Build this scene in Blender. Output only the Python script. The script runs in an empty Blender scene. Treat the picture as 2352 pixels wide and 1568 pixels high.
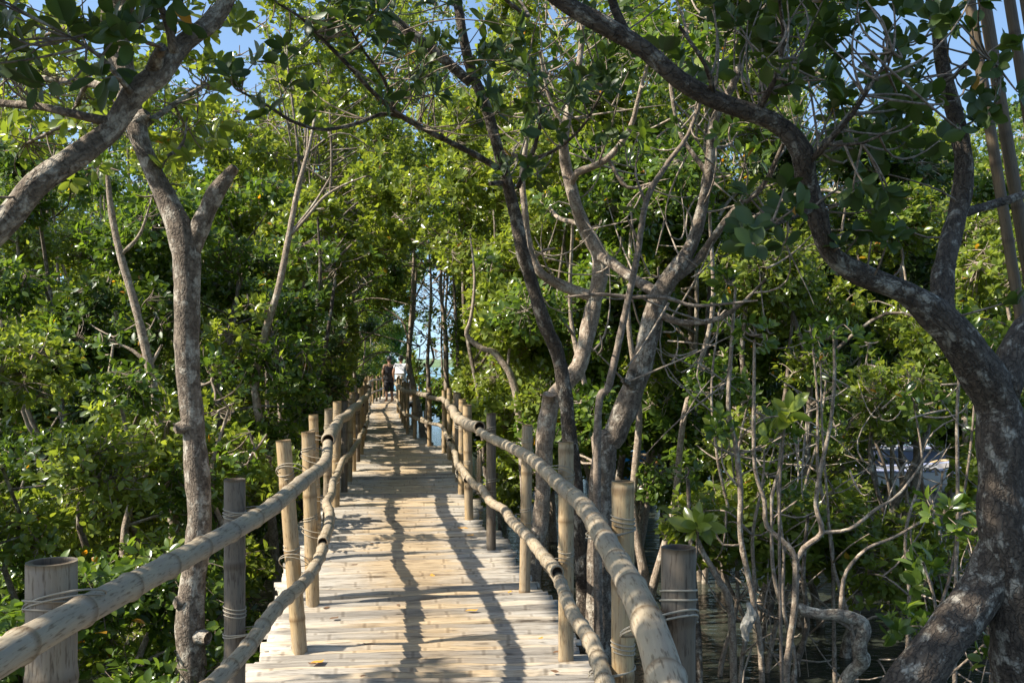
import bpy, math, random
import numpy as np

# ------------------------------------------------------------------ camera, world, sun, exposure
SC = bpy.context.scene
COL = SC.collection
F, CXP, HOR, H = 2200.0, 1176.0, 839.0, 1.38        # focal length / horizon in photo units (2352 wide), eye height over deck
cam_d = bpy.data.cameras.new("camera")
cam = bpy.data.objects.new("camera", cam_d)
COL.objects.link(cam)
cam.location = (0, 0, H)
cam.rotation_euler = (math.radians(90), 0, 0)
cam_d.sensor_fit = 'HORIZONTAL'
cam_d.sensor_width = 22.2
cam_d.lens = F / 2352 * 22.2
cam_d.shift_y = (HOR - 784) / 2352
cam_d.clip_start = 0.05
cam_d.clip_end = 20000
SC.camera = cam

SUN_EL, SUN_BACK = math.radians(42), math.radians(15)
S = np.array([-math.cos(SUN_EL) * math.cos(SUN_BACK), -math.cos(SUN_EL) * math.sin(SUN_BACK), math.sin(SUN_EL)])
world = bpy.data.worlds.new("World")
SC.world = world
world.use_nodes = True
wn = world.node_tree.nodes
bg = wn['Background']
sky = wn.new('ShaderNodeTexSky')
sky.sky_type = 'NISHITA'
sky.sun_disc = False
sky.sun_elevation = SUN_EL
sky.sun_rotation = math.atan2(S[0], S[1])
sky.altitude = 0
sky.air_density = 1.0
sky.dust_density = 1.2
sky.ozone_density = 3.0
tint = wn.new('ShaderNodeMix')
tint.data_type = 'RGBA'
tint.blend_type = 'MULTIPLY'
tint.inputs[0].default_value = 1.0
tint.inputs[7].default_value = (1.06, 1.08, 1.04, 1)
world.node_tree.links.new(sky.outputs[0], tint.inputs[6])
world.node_tree.links.new(tint.outputs[2], bg.inputs[0])
bg.inputs[1].default_value = 0.120
wtc = wn.new('ShaderNodeTexCoord')
wmp = wn.new('ShaderNodeMapping')
wmp.inputs['Scale'].default_value = (1, 1, .85)
wmp.inputs['Location'].default_value = (0, 0, .10)          # clear tropical air: little whitening towards the horizon
world.node_tree.links.new(wtc.outputs['Generated'], wmp.inputs['Vector'])
world.node_tree.links.new(wmp.outputs[0], sky.inputs['Vector'])
sun_d = bpy.data.lights.new("sun", 'SUN')
sun_d.energy = 5.0
sun_d.angle = math.radians(0.5)
sun_d.color = (1.0, 0.93, 0.82)
sun = bpy.data.objects.new("sun", sun_d)
COL.objects.link(sun)
sun.rotation_euler = (math.radians(90) - SUN_EL, 0, math.atan2(S[1], S[0]) + math.radians(90))
sun.location = tuple(S * 50)
SC.view_settings.view_transform = 'Standard'
SC.view_settings.look = 'None'
SC.view_settings.gamma = 1
SC.view_settings.exposure = 1.0
try:
    SC.cycles.use_denoising = True
    SC.cycles.max_bounces = 8
    SC.cycles.diffuse_bounces = 5
    SC.cycles.transmission_bounces = 5
    SC.cycles.transparent_max_bounces = 4
    SC.cycles.caustics_reflective = False
    SC.cycles.caustics_refractive = False
except Exception:
    pass

# ------------------------------------------------------------------ helpers
rng = np.random.default_rng(7)
WATER_Z = -1.05
GROUND = -1.3


def at(px, py, Y):
    return np.array([(px - CXP) / F * Y, Y, H + (HOR - py) / F * Y])


def proj(P):
    P = np.asarray(P)
    Y = np.maximum(P[..., 1], 0.05)
    return CXP + P[..., 0] / Y * F, HOR - (P[..., 2] - H) / Y * F


def nrm(v):
    v = np.asarray(v, float)
    return v / np.maximum(np.linalg.norm(v, axis=-1, keepdims=True), 1e-9)


def hash2(i, j, s=0):
    v = np.sin(i * 127.1 + j * 311.7 + s * 74.7) * 43758.5453
    return v - np.floor(v)


def vnoise(x, y, s=0):
    x = np.asarray(x, float); y = np.asarray(y, float)
    i, j = np.floor(x), np.floor(y)
    a, b = x - i, y - j
    a = a * a * (3 - 2 * a); b = b * b * (3 - 2 * b)
    return ((hash2(i, j, s) * (1 - a) + hash2(i + 1, j, s) * a) * (1 - b)
            + (hash2(i, j + 1, s) * (1 - a) + hash2(i + 1, j + 1, s) * a) * b)


def spline(pts, step):
    """Catmull-Rom through rows of pts (first three columns are xyz), resampled about every step metres."""
    pts = np.asarray(pts, float)
    if len(pts) == 2:
        n = max(2, int(np.linalg.norm(pts[1, :3] - pts[0, :3]) / step) + 1)
        t = np.linspace(0, 1, n)[:, None]
        return pts[0] * (1 - t) + pts[1] * t
    p = np.vstack([2 * pts[0] - pts[1], pts, 2 * pts[-1] - pts[-2]])
    out = []
    for k in range(1, len(p) - 2):
        n = max(1, int(np.linalg.norm(p[k + 1, :3] - p[k, :3]) / step))
        t = np.linspace(0, 1, n, endpoint=False)[:, None]
        out.append(0.5 * (2 * p[k] + (p[k + 1] - p[k - 1]) * t + (2 * p[k - 1] - 5 * p[k] + 4 * p[k + 1] - p[k + 2]) * t ** 2
                          + (3 * p[k] - p[k - 1] - 3 * p[k + 1] + p[k + 2]) * t ** 3))
    out.append(p[-2:-1])
    return np.vstack(out)


class MB:
    """Collects vertices and faces and links them as ONE mesh object."""

    def __init__(self):
        self.v, self.f, self.tc, self.rnd, self.node, self.n, self.mi, self.mf = [], [], [], [], [], 0, 0, []

    def add(self, v, faces, tc=None, rnd=0.0, node=0.0):
        v = np.asarray(v, float).reshape(-1, 3)
        m = len(v)
        for fa in faces:
            fa = np.asarray(fa, np.int64)
            if fa.size:
                self.f.append(fa + self.n)
                self.mf.append(self.mi)
        self.v.append(v)
        self.tc.append(v if tc is None else np.asarray(tc, float).reshape(-1, 3))
        self.rnd.append(np.broadcast_to(np.asarray(rnd, float), (m,)))
        self.node.append(np.broadcast_to(np.asarray(node, float), (m,)))
        self.n += m

    def tube(self, path, rad, seg=8, cap=True, rough=0.0, seed=0, node=None, hollow=False, wob=2.0):
        path = np.asarray(path, float)
        n = len(path)
        rad = np.broadcast_to(np.asarray(rad, float), (n,))
        t = nrm(np.gradient(path, axis=0))
        u = np.zeros((n, 3))
        a = np.array([1.0, 0, 0]) if abs(t[0, 0]) < .9 else np.array([0, 1.0, 0])
        u[0] = nrm(np.cross(t[0], a))
        for k in range(1, n):
            w = u[k - 1] - t[k] * np.dot(u[k - 1], t[k])
            u[k] = nrm(w)
        w = np.cross(t, u)
        ang = np.linspace(0, 2 * np.pi, seg, endpoint=False)
        L = np.concatenate([[0], np.cumsum(np.linalg.norm(np.diff(path, axis=0), axis=1))])
        R = np.repeat(rad[:, None], seg, 1)
        if rough > 0:
            R = R * (1 + rough * ((vnoise(L[:, None] * wob / max(rad.mean(), .01) * .25 + seed * 13.1, np.cos(ang)[None, :] * 1.3 + 5 + seed, seed) - .5) * 2
                                  + (vnoise(L[:, None] * wob / max(rad.mean(), .01) * .6 + seed * 3.1, np.sin(ang)[None, :] * 2.1 + 9 + seed, seed + 3) - .5)))
        ca, sa = np.cos(ang)[None, :, None], np.sin(ang)[None, :, None]
        v = path[:, None, :] + R[:, :, None] * (u[:, None, :] * ca + w[:, None, :] * sa)
        tc = np.stack([np.broadcast_to(np.cos(ang)[None], (n, seg)) * rad[:, None], np.broadcast_to(np.sin(ang)[None], (n, seg)) * rad[:, None],
                       np.repeat(L[:, None], seg, 1)], -1) + np.array([seed * 1.7 % 31, seed * 2.3 % 17, seed * 5.1 % 41])
        idx = np.arange(n * seg).reshape(n, seg)
        i2 = np.roll(idx, -1, 1)
        q = np.stack([idx[:-1], i2[:-1], i2[1:], idx[1:]], -1).reshape(-1, 4)
        nd = np.zeros(n) if node is None else np.asarray(node)
        vv = [v.reshape(-1, 3)]; tt = [tc.reshape(-1, 3)]; nn = [np.repeat(nd, seg)]
        faces = [q]
        base = n * seg
        if cap:
            for e, s in ((0, -1), (n - 1, 1)):
                ring = idx[e]
                if hollow:
                    inner = path[e] + (v[e] - path[e]) * .74
                    deep = path[e] - t[e] * s * rad[e] * 1.2 + (v[e] - path[e]) * .7
                    vv += [inner, deep, (path[e] - t[e] * s * rad[e] * 1.2)[None]]
                    tt += [tc[e] + .3, tc[e] + .3, tc[e][:1]]
                    nn += [np.full(seg, .6), np.full(seg, 1.5), np.full(1, 1.5)]  # open end coloured darker from rim to floor, using the node value
                    a1 = np.arange(seg) + base; a2 = a1 + seg; c = base + 2 * seg
                    faces += [np.stack([ring, a1, np.roll(a1, -1), np.roll(ring, -1)], -1), np.stack([a1, a2, np.roll(a2, -1), np.roll(a1, -1)], -1),
                              np.stack([a2, np.full(seg, c), np.roll(a2, -1)], -1)]
                    base += 2 * seg + 1
                else:
                    vv.append((path[e] + t[e] * s * rad[e] * .35)[None]); tt.append(tc[e][:1]); nn.append(np.zeros(1))
                    faces.append(np.stack([ring, np.full(seg, base), np.roll(ring, -1)], -1))
                    base += 1
        self.add(np.vstack(vv), faces, np.vstack(tt), (seed * .618) % 1, np.concatenate(nn))

    def box(self, c, sx, sy, sz, rot=0, rnd=0.0):
        x, y, z = sx / 2, sy / 2, sz / 2
        v = np.array([[a * x, b * y, d * z] for a in (-1, 1) for b in (-1, 1) for d in (-1, 1)])
        cr, sr = math.cos(rot), math.sin(rot)
        v = np.stack([v[:, 0] * cr - v[:, 1] * sr, v[:, 0] * sr + v[:, 1] * cr, v[:, 2]], -1) + np.asarray(c)
        self.add(v, [np.array([[0, 1, 3, 2], [4, 6, 7, 5], [0, 4, 5, 1], [2, 3, 7, 6], [0, 2, 6, 4], [1, 5, 7, 3]])], rnd=rnd)

    def build(self, name, mat, parent=None, smooth=True):
        me = bpy.data.meshes.new(name)
        v = np.vstack(self.v) if self.v else np.zeros((0, 3))
        off = np.zeros(3)
        if parent is not None:
            off = np.array(parent.location)
        me.vertices.add(len(v))
        me.vertices.foreach_set('co', (v - off).astype(np.float32).ravel())
        starts, loops, cur = [], [], 0
        for fa in self.f:
            m, k = fa.shape
            starts.append(cur + np.arange(m) * k)
            loops.append(fa.ravel())
            cur += m * k
        if loops:
            me.loops.add(cur)
            me.loops.foreach_set('vertex_index', np.concatenate(loops).astype(np.int32))
            st = np.concatenate(starts).astype(np.int32)
            me.polygons.add(len(st))
            me.polygons.foreach_set('loop_start', st)
            me.polygons.foreach_set('material_index', np.concatenate([np.full(len(fa), mi) for fa, mi in zip(self.f, self.mf)]).astype(np.int32))
            me.polygons.foreach_set('use_smooth', np.full(len(st), smooth, bool))
        me.update(calc_edges=True)
        a = me.attributes.new('tc', 'FLOAT_VECTOR', 'POINT')
        a.data.foreach_set('vector', np.vstack(self.tc).astype(np.float32).ravel())
        a = me.attributes.new('rnd', 'FLOAT', 'POINT')
        a.data.foreach_set('value', np.concatenate(self.rnd).astype(np.float32))
        a = me.attributes.new('node', 'FLOAT', 'POINT')
        a.data.foreach_set('value', np.concatenate(self.node).astype(np.float32))
        for mm in (mat if isinstance(mat, (list, tuple)) else [mat]):
            me.materials.append(mm)
        o = bpy.data.objects.new(name, me)
        COL.objects.link(o)
        if parent is not None:
            o.parent = parent
        return o


def tag(o, label=None, cat=None, group=None, kind=None):
    if label: o['label'] = label
    if cat: o['category'] = cat
    if group: o['group'] = group
    if kind: o['kind'] = kind
    return o


def thing(name, loc, label, cat, group=None):
    o = bpy.data.objects.new(name, None)
    o.empty_display_size = .2
    o.location = tuple(float(c) for c in loc)
    COL.objects.link(o)
    return tag(o, label, cat, group)


# ------------------------------------------------------------------ materials
def newmat(name):
    m = bpy.data.materials.new(name)
    m.use_nodes = True
    nt = m.node_tree
    return m, nt, nt.nodes, nt.links, nt.nodes['Principled BSDF'], nt.nodes['Material Output']


def ramp(nodes, stops, interp='LINEAR'):
    r = nodes.new('ShaderNodeValToRGB')
    r.color_ramp.interpolation = interp
    e = r.color_ramp.elements
    while len(e) < len(stops):
        e.new(.5)
    for k, (p, c) in enumerate(stops):
        e[k].position = p
        e[k].color = (*c, 1) if len(c) == 3 else c
    return r


def attr(nodes, name):
    a = nodes.new('ShaderNodeAttribute')
    a.attribute_name = name
    return a


def mapping(nodes, links, src, scale):
    mp = nodes.new('ShaderNodeMapping')
    mp.inputs['Scale'].default_value = scale
    links.new(src, mp.inputs['Vector'])
    return mp.outputs[0]


def noise(nodes, links, vec, scale, detail=4, rough=.6):
    n = nodes.new('ShaderNodeTexNoise')
    n.inputs['Scale'].default_value = scale
    n.inputs['Detail'].default_value = detail
    n.inputs['Roughness'].default_value = rough
    if vec is not None:
        links.new(vec, n.inputs['Vector'])
    return n.outputs[0]


def mixc(nodes, links, fac, a, b, mode='MIX'):
    m = nodes.new('ShaderNodeMix')
    m.data_type = 'RGBA'
    m.blend_type = mode
    for sock, val in ((m.inputs[0], fac), (m.inputs[6], a), (m.inputs[7], b)):
        if isinstance(val, (int, float)):
            sock.default_value = val
        elif isinstance(val, tuple):
            sock.default_value = (*val, 1)
        else:
            links.new(val, sock)
    return m.outputs[2]


def leaf_mat(name, stops, trans, tcol, rough=.32):
    m, nt, N, L, P, out = newmat(name)
    r = ramp(N, stops)
    a = attr(N, 'rnd')
    L.new(a.outputs['Fac'], r.inputs[0])
    L.new(r.outputs[0], P.inputs['Base Color'])
    P.inputs['Roughness'].default_value = rough
    P.inputs['IOR'].default_value = 1.5
    tr = N.new('ShaderNodeBsdfTranslucent')
    c = mixc(N, L, 1.0, r.outputs[0], tcol, 'MULTIPLY')
    L.new(c, tr.inputs['Color'])
    ms = N.new('ShaderNodeMixShader')
    ms.inputs[0].default_value = trans
    L.new(P.outputs[0], ms.inputs[1]); L.new(tr.outputs[0], ms.inputs[2])
    L.new(ms.outputs[0], out.inputs['Surface'])
    return m


ORANGE = (.50, .20, .02)
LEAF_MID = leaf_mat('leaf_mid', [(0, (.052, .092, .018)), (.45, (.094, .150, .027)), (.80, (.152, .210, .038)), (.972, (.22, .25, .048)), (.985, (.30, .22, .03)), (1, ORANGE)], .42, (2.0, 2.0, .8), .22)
LEAF_LIGHT = leaf_mat('leaf_light', [(0, (.112, .158, .030)), (.5, (.184, .236, .043)), (.9, (.255, .29, .062)), (.982, (.26, .27, .06)), (1, ORANGE)], .45, (2.0, 1.9, .8), .22)  # leaf green paled for sunlit crowns; sunlight is put into the colour
LEAF_DARK = leaf_mat('leaf_dark', [(0, (.032, .060, .013)), (.6, (.056, .094, .018)), (.96, (.095, .142, .027)), (.985, (.22, .20, .03)), (1, ORANGE)], .28, (2.2, 2.1, .7), .46)  # leaf green deepened for shaded near crowns; shade put into the colour


def bark_mat(name, dark, mid, pale, thr, bump=.6):
    m, nt, N, L, P, out = newmat(name)
    tc = attr(N, 'tc').outputs['Vector']
    n1 = noise(N, L, mapping(N, L, tc, (1, 1, .55)), 38, 6, .7)
    n2 = noise(N, L, mapping(N, L, tc, (1, 1, .8)), 13, 5, .65)
    n3 = noise(N, L, mapping(N, L, tc, (1, 1, 2.6)), 30, 3, .6)
    r1 = ramp(N, [(.32, dark), (.55, mid), (.75, tuple(min(1, c * 1.25) for c in mid))])
    L.new(n1, r1.inputs[0])
    r2 = ramp(N, [(thr, (0, 0, 0)), (thr + .09, (1, 1, 1))])
    L.new(n2, r2.inputs[0])
    c = mixc(N, L, r2.outputs[0], r1.outputs[0], pale)
    r3 = ramp(N, [(.34, (.35, .32, .30)), (.46, (1, 1, 1))])
    L.new(n3, r3.inputs[0])
    c = mixc(N, L, .75, c, r3.outputs[0], 'MULTIPLY')
    vo = N.new('ShaderNodeTexVoronoi')
    vo.feature = 'DISTANCE_TO_EDGE'
    vo.inputs['Scale'].default_value = 1.0
    dv = N.new('ShaderNodeVectorMath'); dv.operation = 'MULTIPLY_ADD'
    nz = N.new('ShaderNodeTexNoise'); nz.inputs['Scale'].default_value = 22; nz.inputs['Detail'].default_value = 3
    L.new(tc, nz.inputs['Vector'])
    L.new(nz.outputs[1], dv.inputs[0]); dv.inputs[1].default_value = (2.6, 2.6, 2.2)
    L.new(mapping(N, L, tc, (36, 36, 8)), dv.inputs[2])
    L.new(dv.outputs[0], vo.inputs['Vector'])
    r4 = ramp(N, [(.0, (.30, .26, .23)), (.16, (1, 1, 1))])
    L.new(vo.outputs['Distance'], r4.inputs[0])
    c = mixc(N, L, .5, c, r4.outputs[0], 'MULTIPLY')
    L.new(c, P.inputs['Base Color'])
    P.inputs['Roughness'].default_value = .9
    b = N.new('ShaderNodeBump')
    b.inputs['Strength'].default_value = bump
    b.inputs['Distance'].default_value = .012
    sm = N.new('ShaderNodeMath'); sm.operation = 'MINIMUM'; sm.inputs[1].default_value = .16
    L.new(vo.outputs['Distance'], sm.inputs[0])
    ad = N.new('ShaderNodeMath'); ad.operation = 'MULTIPLY_ADD'
    L.new(sm.outputs[0], ad.inputs[0]); ad.inputs[1].default_value = 3.5; L.new(n1, ad.inputs[2])
    L.new(ad.outputs[0], b.inputs['Height'])
    L.new(b.outputs[0], P.inputs['Normal'])
    return m


BARK = bark_mat('bark_grey_lichen', (.075, .055, .038), (.205, .16, .115), (.44, .39, .31), .51)
BARK_DARK = bark_mat('bark_dark', (.045, .033, .022), (.112, .085, .060), (.36, .325, .26), .525, 1.0)
BARK_PALE = bark_mat('bark_pale', (.20, .15, .105), (.38, .30, .22), (.50, .44, .34), .53, .45)
TWIG = bark_mat('bark_twig', (.14, .108, .08), (.27, .21, .155), (.38, .32, .25), .55, .2)
TWIG_PALE = bark_mat('bark_twig_pale', (.22, .17, .125), (.38, .31, .235), (.48, .42, .33), .55, .2)
BOUGH = bark_mat('bark_bough_lichen', (.14, .11, .085), (.34, .29, .22), (.58, .53, .42), .47, .9)


def bamboo_mat(name, a, b, grey, dirt):
    m, nt, N, L, P, out = newmat(name)
    tc = attr(N, 'tc').outputs['Vector']
    rn = attr(N, 'rnd').outputs['Fac']
    nd = attr(N, 'node').outputs['Fac']
    st = noise(N, L, mapping(N, L, tc, (1, 1, .035)), 95, 4, .6)
    bl = noise(N, L, mapping(N, L, tc, (1, 1, .3)), 14, 5, .62)
    fi = noise(N, L, mapping(N, L, tc, (1, 1, .12)), 160, 3, .6)
    r = ramp(N, [(.3, a), (.7, b)])
    L.new(st, r.inputs[0])
    mr = N.new('ShaderNodeMapRange')
    L.new(bl, mr.inputs[0]); mr.inputs[1].default_value = .42; mr.inputs[2].default_value = .62
    mu = N.new('ShaderNodeMath'); mu.operation = 'MULTIPLY_ADD'
    L.new(rn, mu.inputs[0]); mu.inputs[1].default_value = .5; L.new(mr.outputs[0], mu.inputs[2])
    cl = N.new('ShaderNodeMath'); cl.operation = 'MULTIPLY'; cl.use_clamp = True
    L.new(mu.outputs[0], cl.inputs[0]); cl.inputs[1].default_value = .62
    c = mixc(N, L, cl.outputs[0], r.outputs[0], grey)
    r2 = ramp(N, [(.30, tuple(q * .7 for q in dirt)), (.37, dirt), (.46, (1, 1, 1))])
    L.new(fi, r2.inputs[0])
    c = mixc(N, L, .85, c, r2.outputs[0], 'MULTIPLY')
    r3 = ramp(N, [(0, (1, 1, 1)), (.5, (.55, .47, .38)), (1, (.10, .07, .045))])
    L.new(nd, r3.inputs[0])
    c = mixc(N, L, 1.0, c, r3.outputs[0], 'MULTIPLY')
    L.new(c, P.inputs['Base Color'])
    P.inputs['Roughness'].default_value = .55
    bp = N.new('ShaderNodeBump'); bp.inputs['Strength'].default_value = .25; bp.inputs['Distance'].default_value = .003
    L.new(fi, bp.inputs['Height']); L.new(bp.outputs[0], P.inputs['Normal'])
    return m


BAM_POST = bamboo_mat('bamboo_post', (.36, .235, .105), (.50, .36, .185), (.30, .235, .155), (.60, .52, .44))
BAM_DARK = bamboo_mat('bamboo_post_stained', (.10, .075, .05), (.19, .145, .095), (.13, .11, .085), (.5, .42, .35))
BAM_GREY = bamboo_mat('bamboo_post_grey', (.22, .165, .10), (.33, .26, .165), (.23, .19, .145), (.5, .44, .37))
BAM_RAIL = bamboo_mat('bamboo_rail_weathered', (.33, .26, .165), (.46, .375, .25), (.29, .245, .185), (.50, .44, .37))
BAM_POLE = bamboo_mat('bamboo_pole_brown', (.085, .056, .026), (.145, .10, .048), (.09, .066, .038), (.6, .55, .5))


def simple(name, col, rough=.7, var=.25, scale=8, metallic=0.0):
    m, nt, N, L, P, out = newmat(name)
    g = N.new('ShaderNodeNewGeometry')
    n = noise(N, L, g.outputs['Position'], scale, 4)
    r = ramp(N, [(.3, tuple(c * (1 - var) for c in col)), (.7, tuple(min(1, c * (1 + var)) for c in col))])
    L.new(n, r.inputs[0]); L.new(r.outputs[0], P.inputs['Base Color'])
    P.inputs['Roughness'].default_value = rough
    P.inputs['Metallic'].default_value = metallic
    return m


def deck_mat():
    m, nt, N, L, P, out = newmat('bamboo_slats')
    tc = attr(N, 'tc').outputs['Vector']          # x = across the walkway, y = across the slat, z = per-slat offset
    rn = attr(N, 'rnd').outputs['Fac']
    nd = attr(N, 'node').outputs['Fac']           # wear: 1 in the trodden middle, 0 at the ends
    st = noise(N, L, mapping(N, L, tc, (3, 150, 1)), 1.0, 5, .65)
    sp = noise(N, L, mapping(N, L, tc, (7, 330, 1)), 1.0, 3, .6)
    bl = noise(N, L, mapping(N, L, tc, (6, 10, 1)), 1.0, 4, .6)
    tan = ramp(N, [(.25, (.28, .20, .12)), (.5, (.46, .345, .205)), (.8, (.58, .46, .30))])
    gry = ramp(N, [(.25, (.29, .26, .215)), (.5, (.50, .455, .38)), (.8, (.65, .605, .52))])
    L.new(st, tan.inputs[0]); L.new(st, gry.inputs[0])
    a = N.new('ShaderNodeMath'); a.operation = 'ADD'
    L.new(nd, a.inputs[0]); L.new(bl, a.inputs[1])
    b = N.new('ShaderNodeMath'); b.operation = 'ADD'
    L.new(a.outputs[0], b.inputs[0]); L.new(rn, b.inputs[1])
    mr = N.new('ShaderNodeMapRange'); L.new(b.outputs[0], mr.inputs[0])
    mr.inputs[1].default_value = 1.0; mr.inputs[2].default_value = 1.9
    c = mixc(N, L, mr.outputs[0], gry.outputs[0], tan.outputs[0])
    r = ramp(N, [(.36, (.20, .17, .14)), (.45, (1, 1, 1))])
    L.new(sp, r.inputs[0])
    c = mixc(N, L, .8, c, r.outputs[0], 'MULTIPLY')
    sx = N.new('ShaderNodeSeparateXYZ'); L.new(tc, sx.inputs[0])
    fr = N.new('ShaderNodeMath'); fr.operation = 'PINGPONG'; L.new(sx.outputs[0], fr.inputs[0]); fr.inputs[1].default_value = .17
    rt = ramp(N, [(.0, (.38, .33, .27)), (.006, (.5, .44, .37)), (.010, (1.0, 1.0, 1.0)), (.016, (1.25, 1.22, 1.18)), (.022, (1, 1, 1))])
    L.new(fr.outputs[0], rt.inputs[0])
    c = mixc(N, L, .5, c, rt.outputs[0], 'MULTIPLY')
    v = ramp(N, [(0, (.52, .50, .48)), (.35, (.82, .81, .80)), (1, (1.08, 1.08, 1.08))])
    L.new(rn, v.inputs[0])
    c = mixc(N, L, 1.0, c, v.outputs[0], 'MULTIPLY')
    L.new(c, P.inputs['Base Color'])
    P.inputs['Roughness'].default_value = .65
    bp = N.new('ShaderNodeBump'); bp.inputs['Strength'].default_value = .6; bp.inputs['Distance'].default_value = .004
    L.new(sp, bp.inputs['Height']); L.new(bp.outputs[0], P.inputs['Normal'])
    return m


DECK = deck_mat()
WIRE = simple('lashing_wire', (.34, .29, .21), .55, .3)
MUD = simple('mud', (.055, .045, .032), .8, .5, 2.5)
BEAM = simple('beam_wood', (.12, .095, .07), .8, .4, 9)


def water_mat():
    m, nt, N, L, P, out = newmat('water')
    g = N.new('ShaderNodeNewGeometry')
    sx = N.new('ShaderNodeSeparateXYZ'); L.new(g.outputs['Position'], sx.inputs[0])
    mr = N.new('ShaderNodeMapRange'); L.new(sx.outputs[1], mr.inputs[0])
    mr.inputs[1].default_value = 30; mr.inputs[2].default_value = 75
    c = mixc(N, L, mr.outputs[0], (.035, .040, .030), (.015, .20, .29))
    L.new(c, P.inputs['Base Color'])
    P.inputs['Roughness'].default_value = .07
    P.inputs['IOR'].default_value = 1.33
    n1 = noise(N, L, mapping(N, L, g.outputs['Position'], (1, 1.8, 1)), 6, 4, .55)
    b = N.new('ShaderNodeBump'); b.inputs['Strength'].default_value = .35; b.inputs['Distance'].default_value = .05
    L.new(n1, b.inputs['Height']); L.new(b.outputs[0], P.inputs['Normal'])
    return m


WATER = water_mat()

# ------------------------------------------------------------------ the setting: seabed, mud bank, water, far shore
def interp(tab):
    a = np.array(tab, float)
    return lambda y: np.interp(y, a[:, 0], a[:, 1])


LX = interp([(-3, -.9), (1, -.95), (2.08, -1.0), (3.4, -.99), (4.6, -1.01), (5.5, -1.14), (6.85, -1.39), (8, -1.55), (9.3, -1.72), (10.4, -1.82), (14.8, -2.33),
             (20, -3.05), (29, -4.43), (33.7, -4.95), (41, -5.5), (52, -6.4)])
RX = interp([(-3, .3), (1, .3), (1.88, .33), (2.98, .345), (4.52, .255), (5.83, .074), (7.21, -.157), (8.53, -.38), (12.1, -.715), (14, -.913), (15.2, -1.08),
             (16.3, -1.39), (18.1, -1.85), (19.1, -2.08), (22.8, -2.6), (28, -3.35), (34, -3.98), (41, -3.85), (52, -4.3)])


def ground_sheet():
    mb = MB()
    xs = np.concatenate([[-6000, -400, -90], np.linspace(-45, 30, 76), [80, 400, 6000]])
    ys = np.concatenate([[-400, -60], np.linspace(-12, 60, 73), [90, 300, 9000]])
    X, Y = np.meshgrid(xs, ys)
    bank = 1 / (1 + np.exp((X - (LX(np.clip(Y, -3, 52)) - 2.6)) * 1.5)) / (1 + np.exp((Y - 50) * .4))
    Z = -1.75 + bank * .85 + (vnoise(X * .9, Y * .9) - .5) * .25
    Z = np.where((Y > 85) | (X > 60) | (X < -60), -2.2, Z)
    n, m = X.shape
    idx = np.arange(n * m).reshape(n, m)
    q = np.stack([idx[:-1, :-1], idx[:-1, 1:], idx[1:, 1:], idx[1:, :-1]], -1).reshape(-1, 4)
    mb.add(np.stack([X, Y, Z], -1), [q])
    tag(mb.build('ground', MUD), kind='structure')
    w = MB()
    w.add([[-7000, -500, WATER_Z], [7000, -500, WATER_Z], [7000, 9000, WATER_Z], [-7000, 9000, WATER_Z]], [np.array([[0, 1, 2, 3]])])
    tag(w.build('water', WATER, smooth=False), kind='structure')
    # far shore, a low wooded strip on the horizon
    h = MB()
    n = 260
    xs = np.linspace(-1500, 900, n)
    top = 6 + 4.5 * vnoise(xs * .02, xs * 0 + 3) + 3 * vnoise(xs * .11, xs * 0 + 7)
    rows = []
    for d, s in ((0, 0), (5, .55), (18, .9), (50, 1.0), (120, .7)):
        rows.append(np.stack([xs, 1500 + d + 0 * xs, -1.5 + (top + 1.5) * s * (0.9 + .2 * vnoise(xs * .2, xs * 0 + d))], -1))
    V = np.stack(rows)
    idx = np.arange(len(rows) * n).reshape(len(rows), n)
    q = np.stack([idx[:-1, :-1], idx[:-1, 1:], idx[1:, 1:], idx[1:, :-1]], -1).reshape(-1, 4)
    h.add(V, [q])
    tag(h.build('hills', simple('far_shore', (.13, .19, .09), .9, .5, .06)), kind='structure')


ground_sheet()

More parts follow.
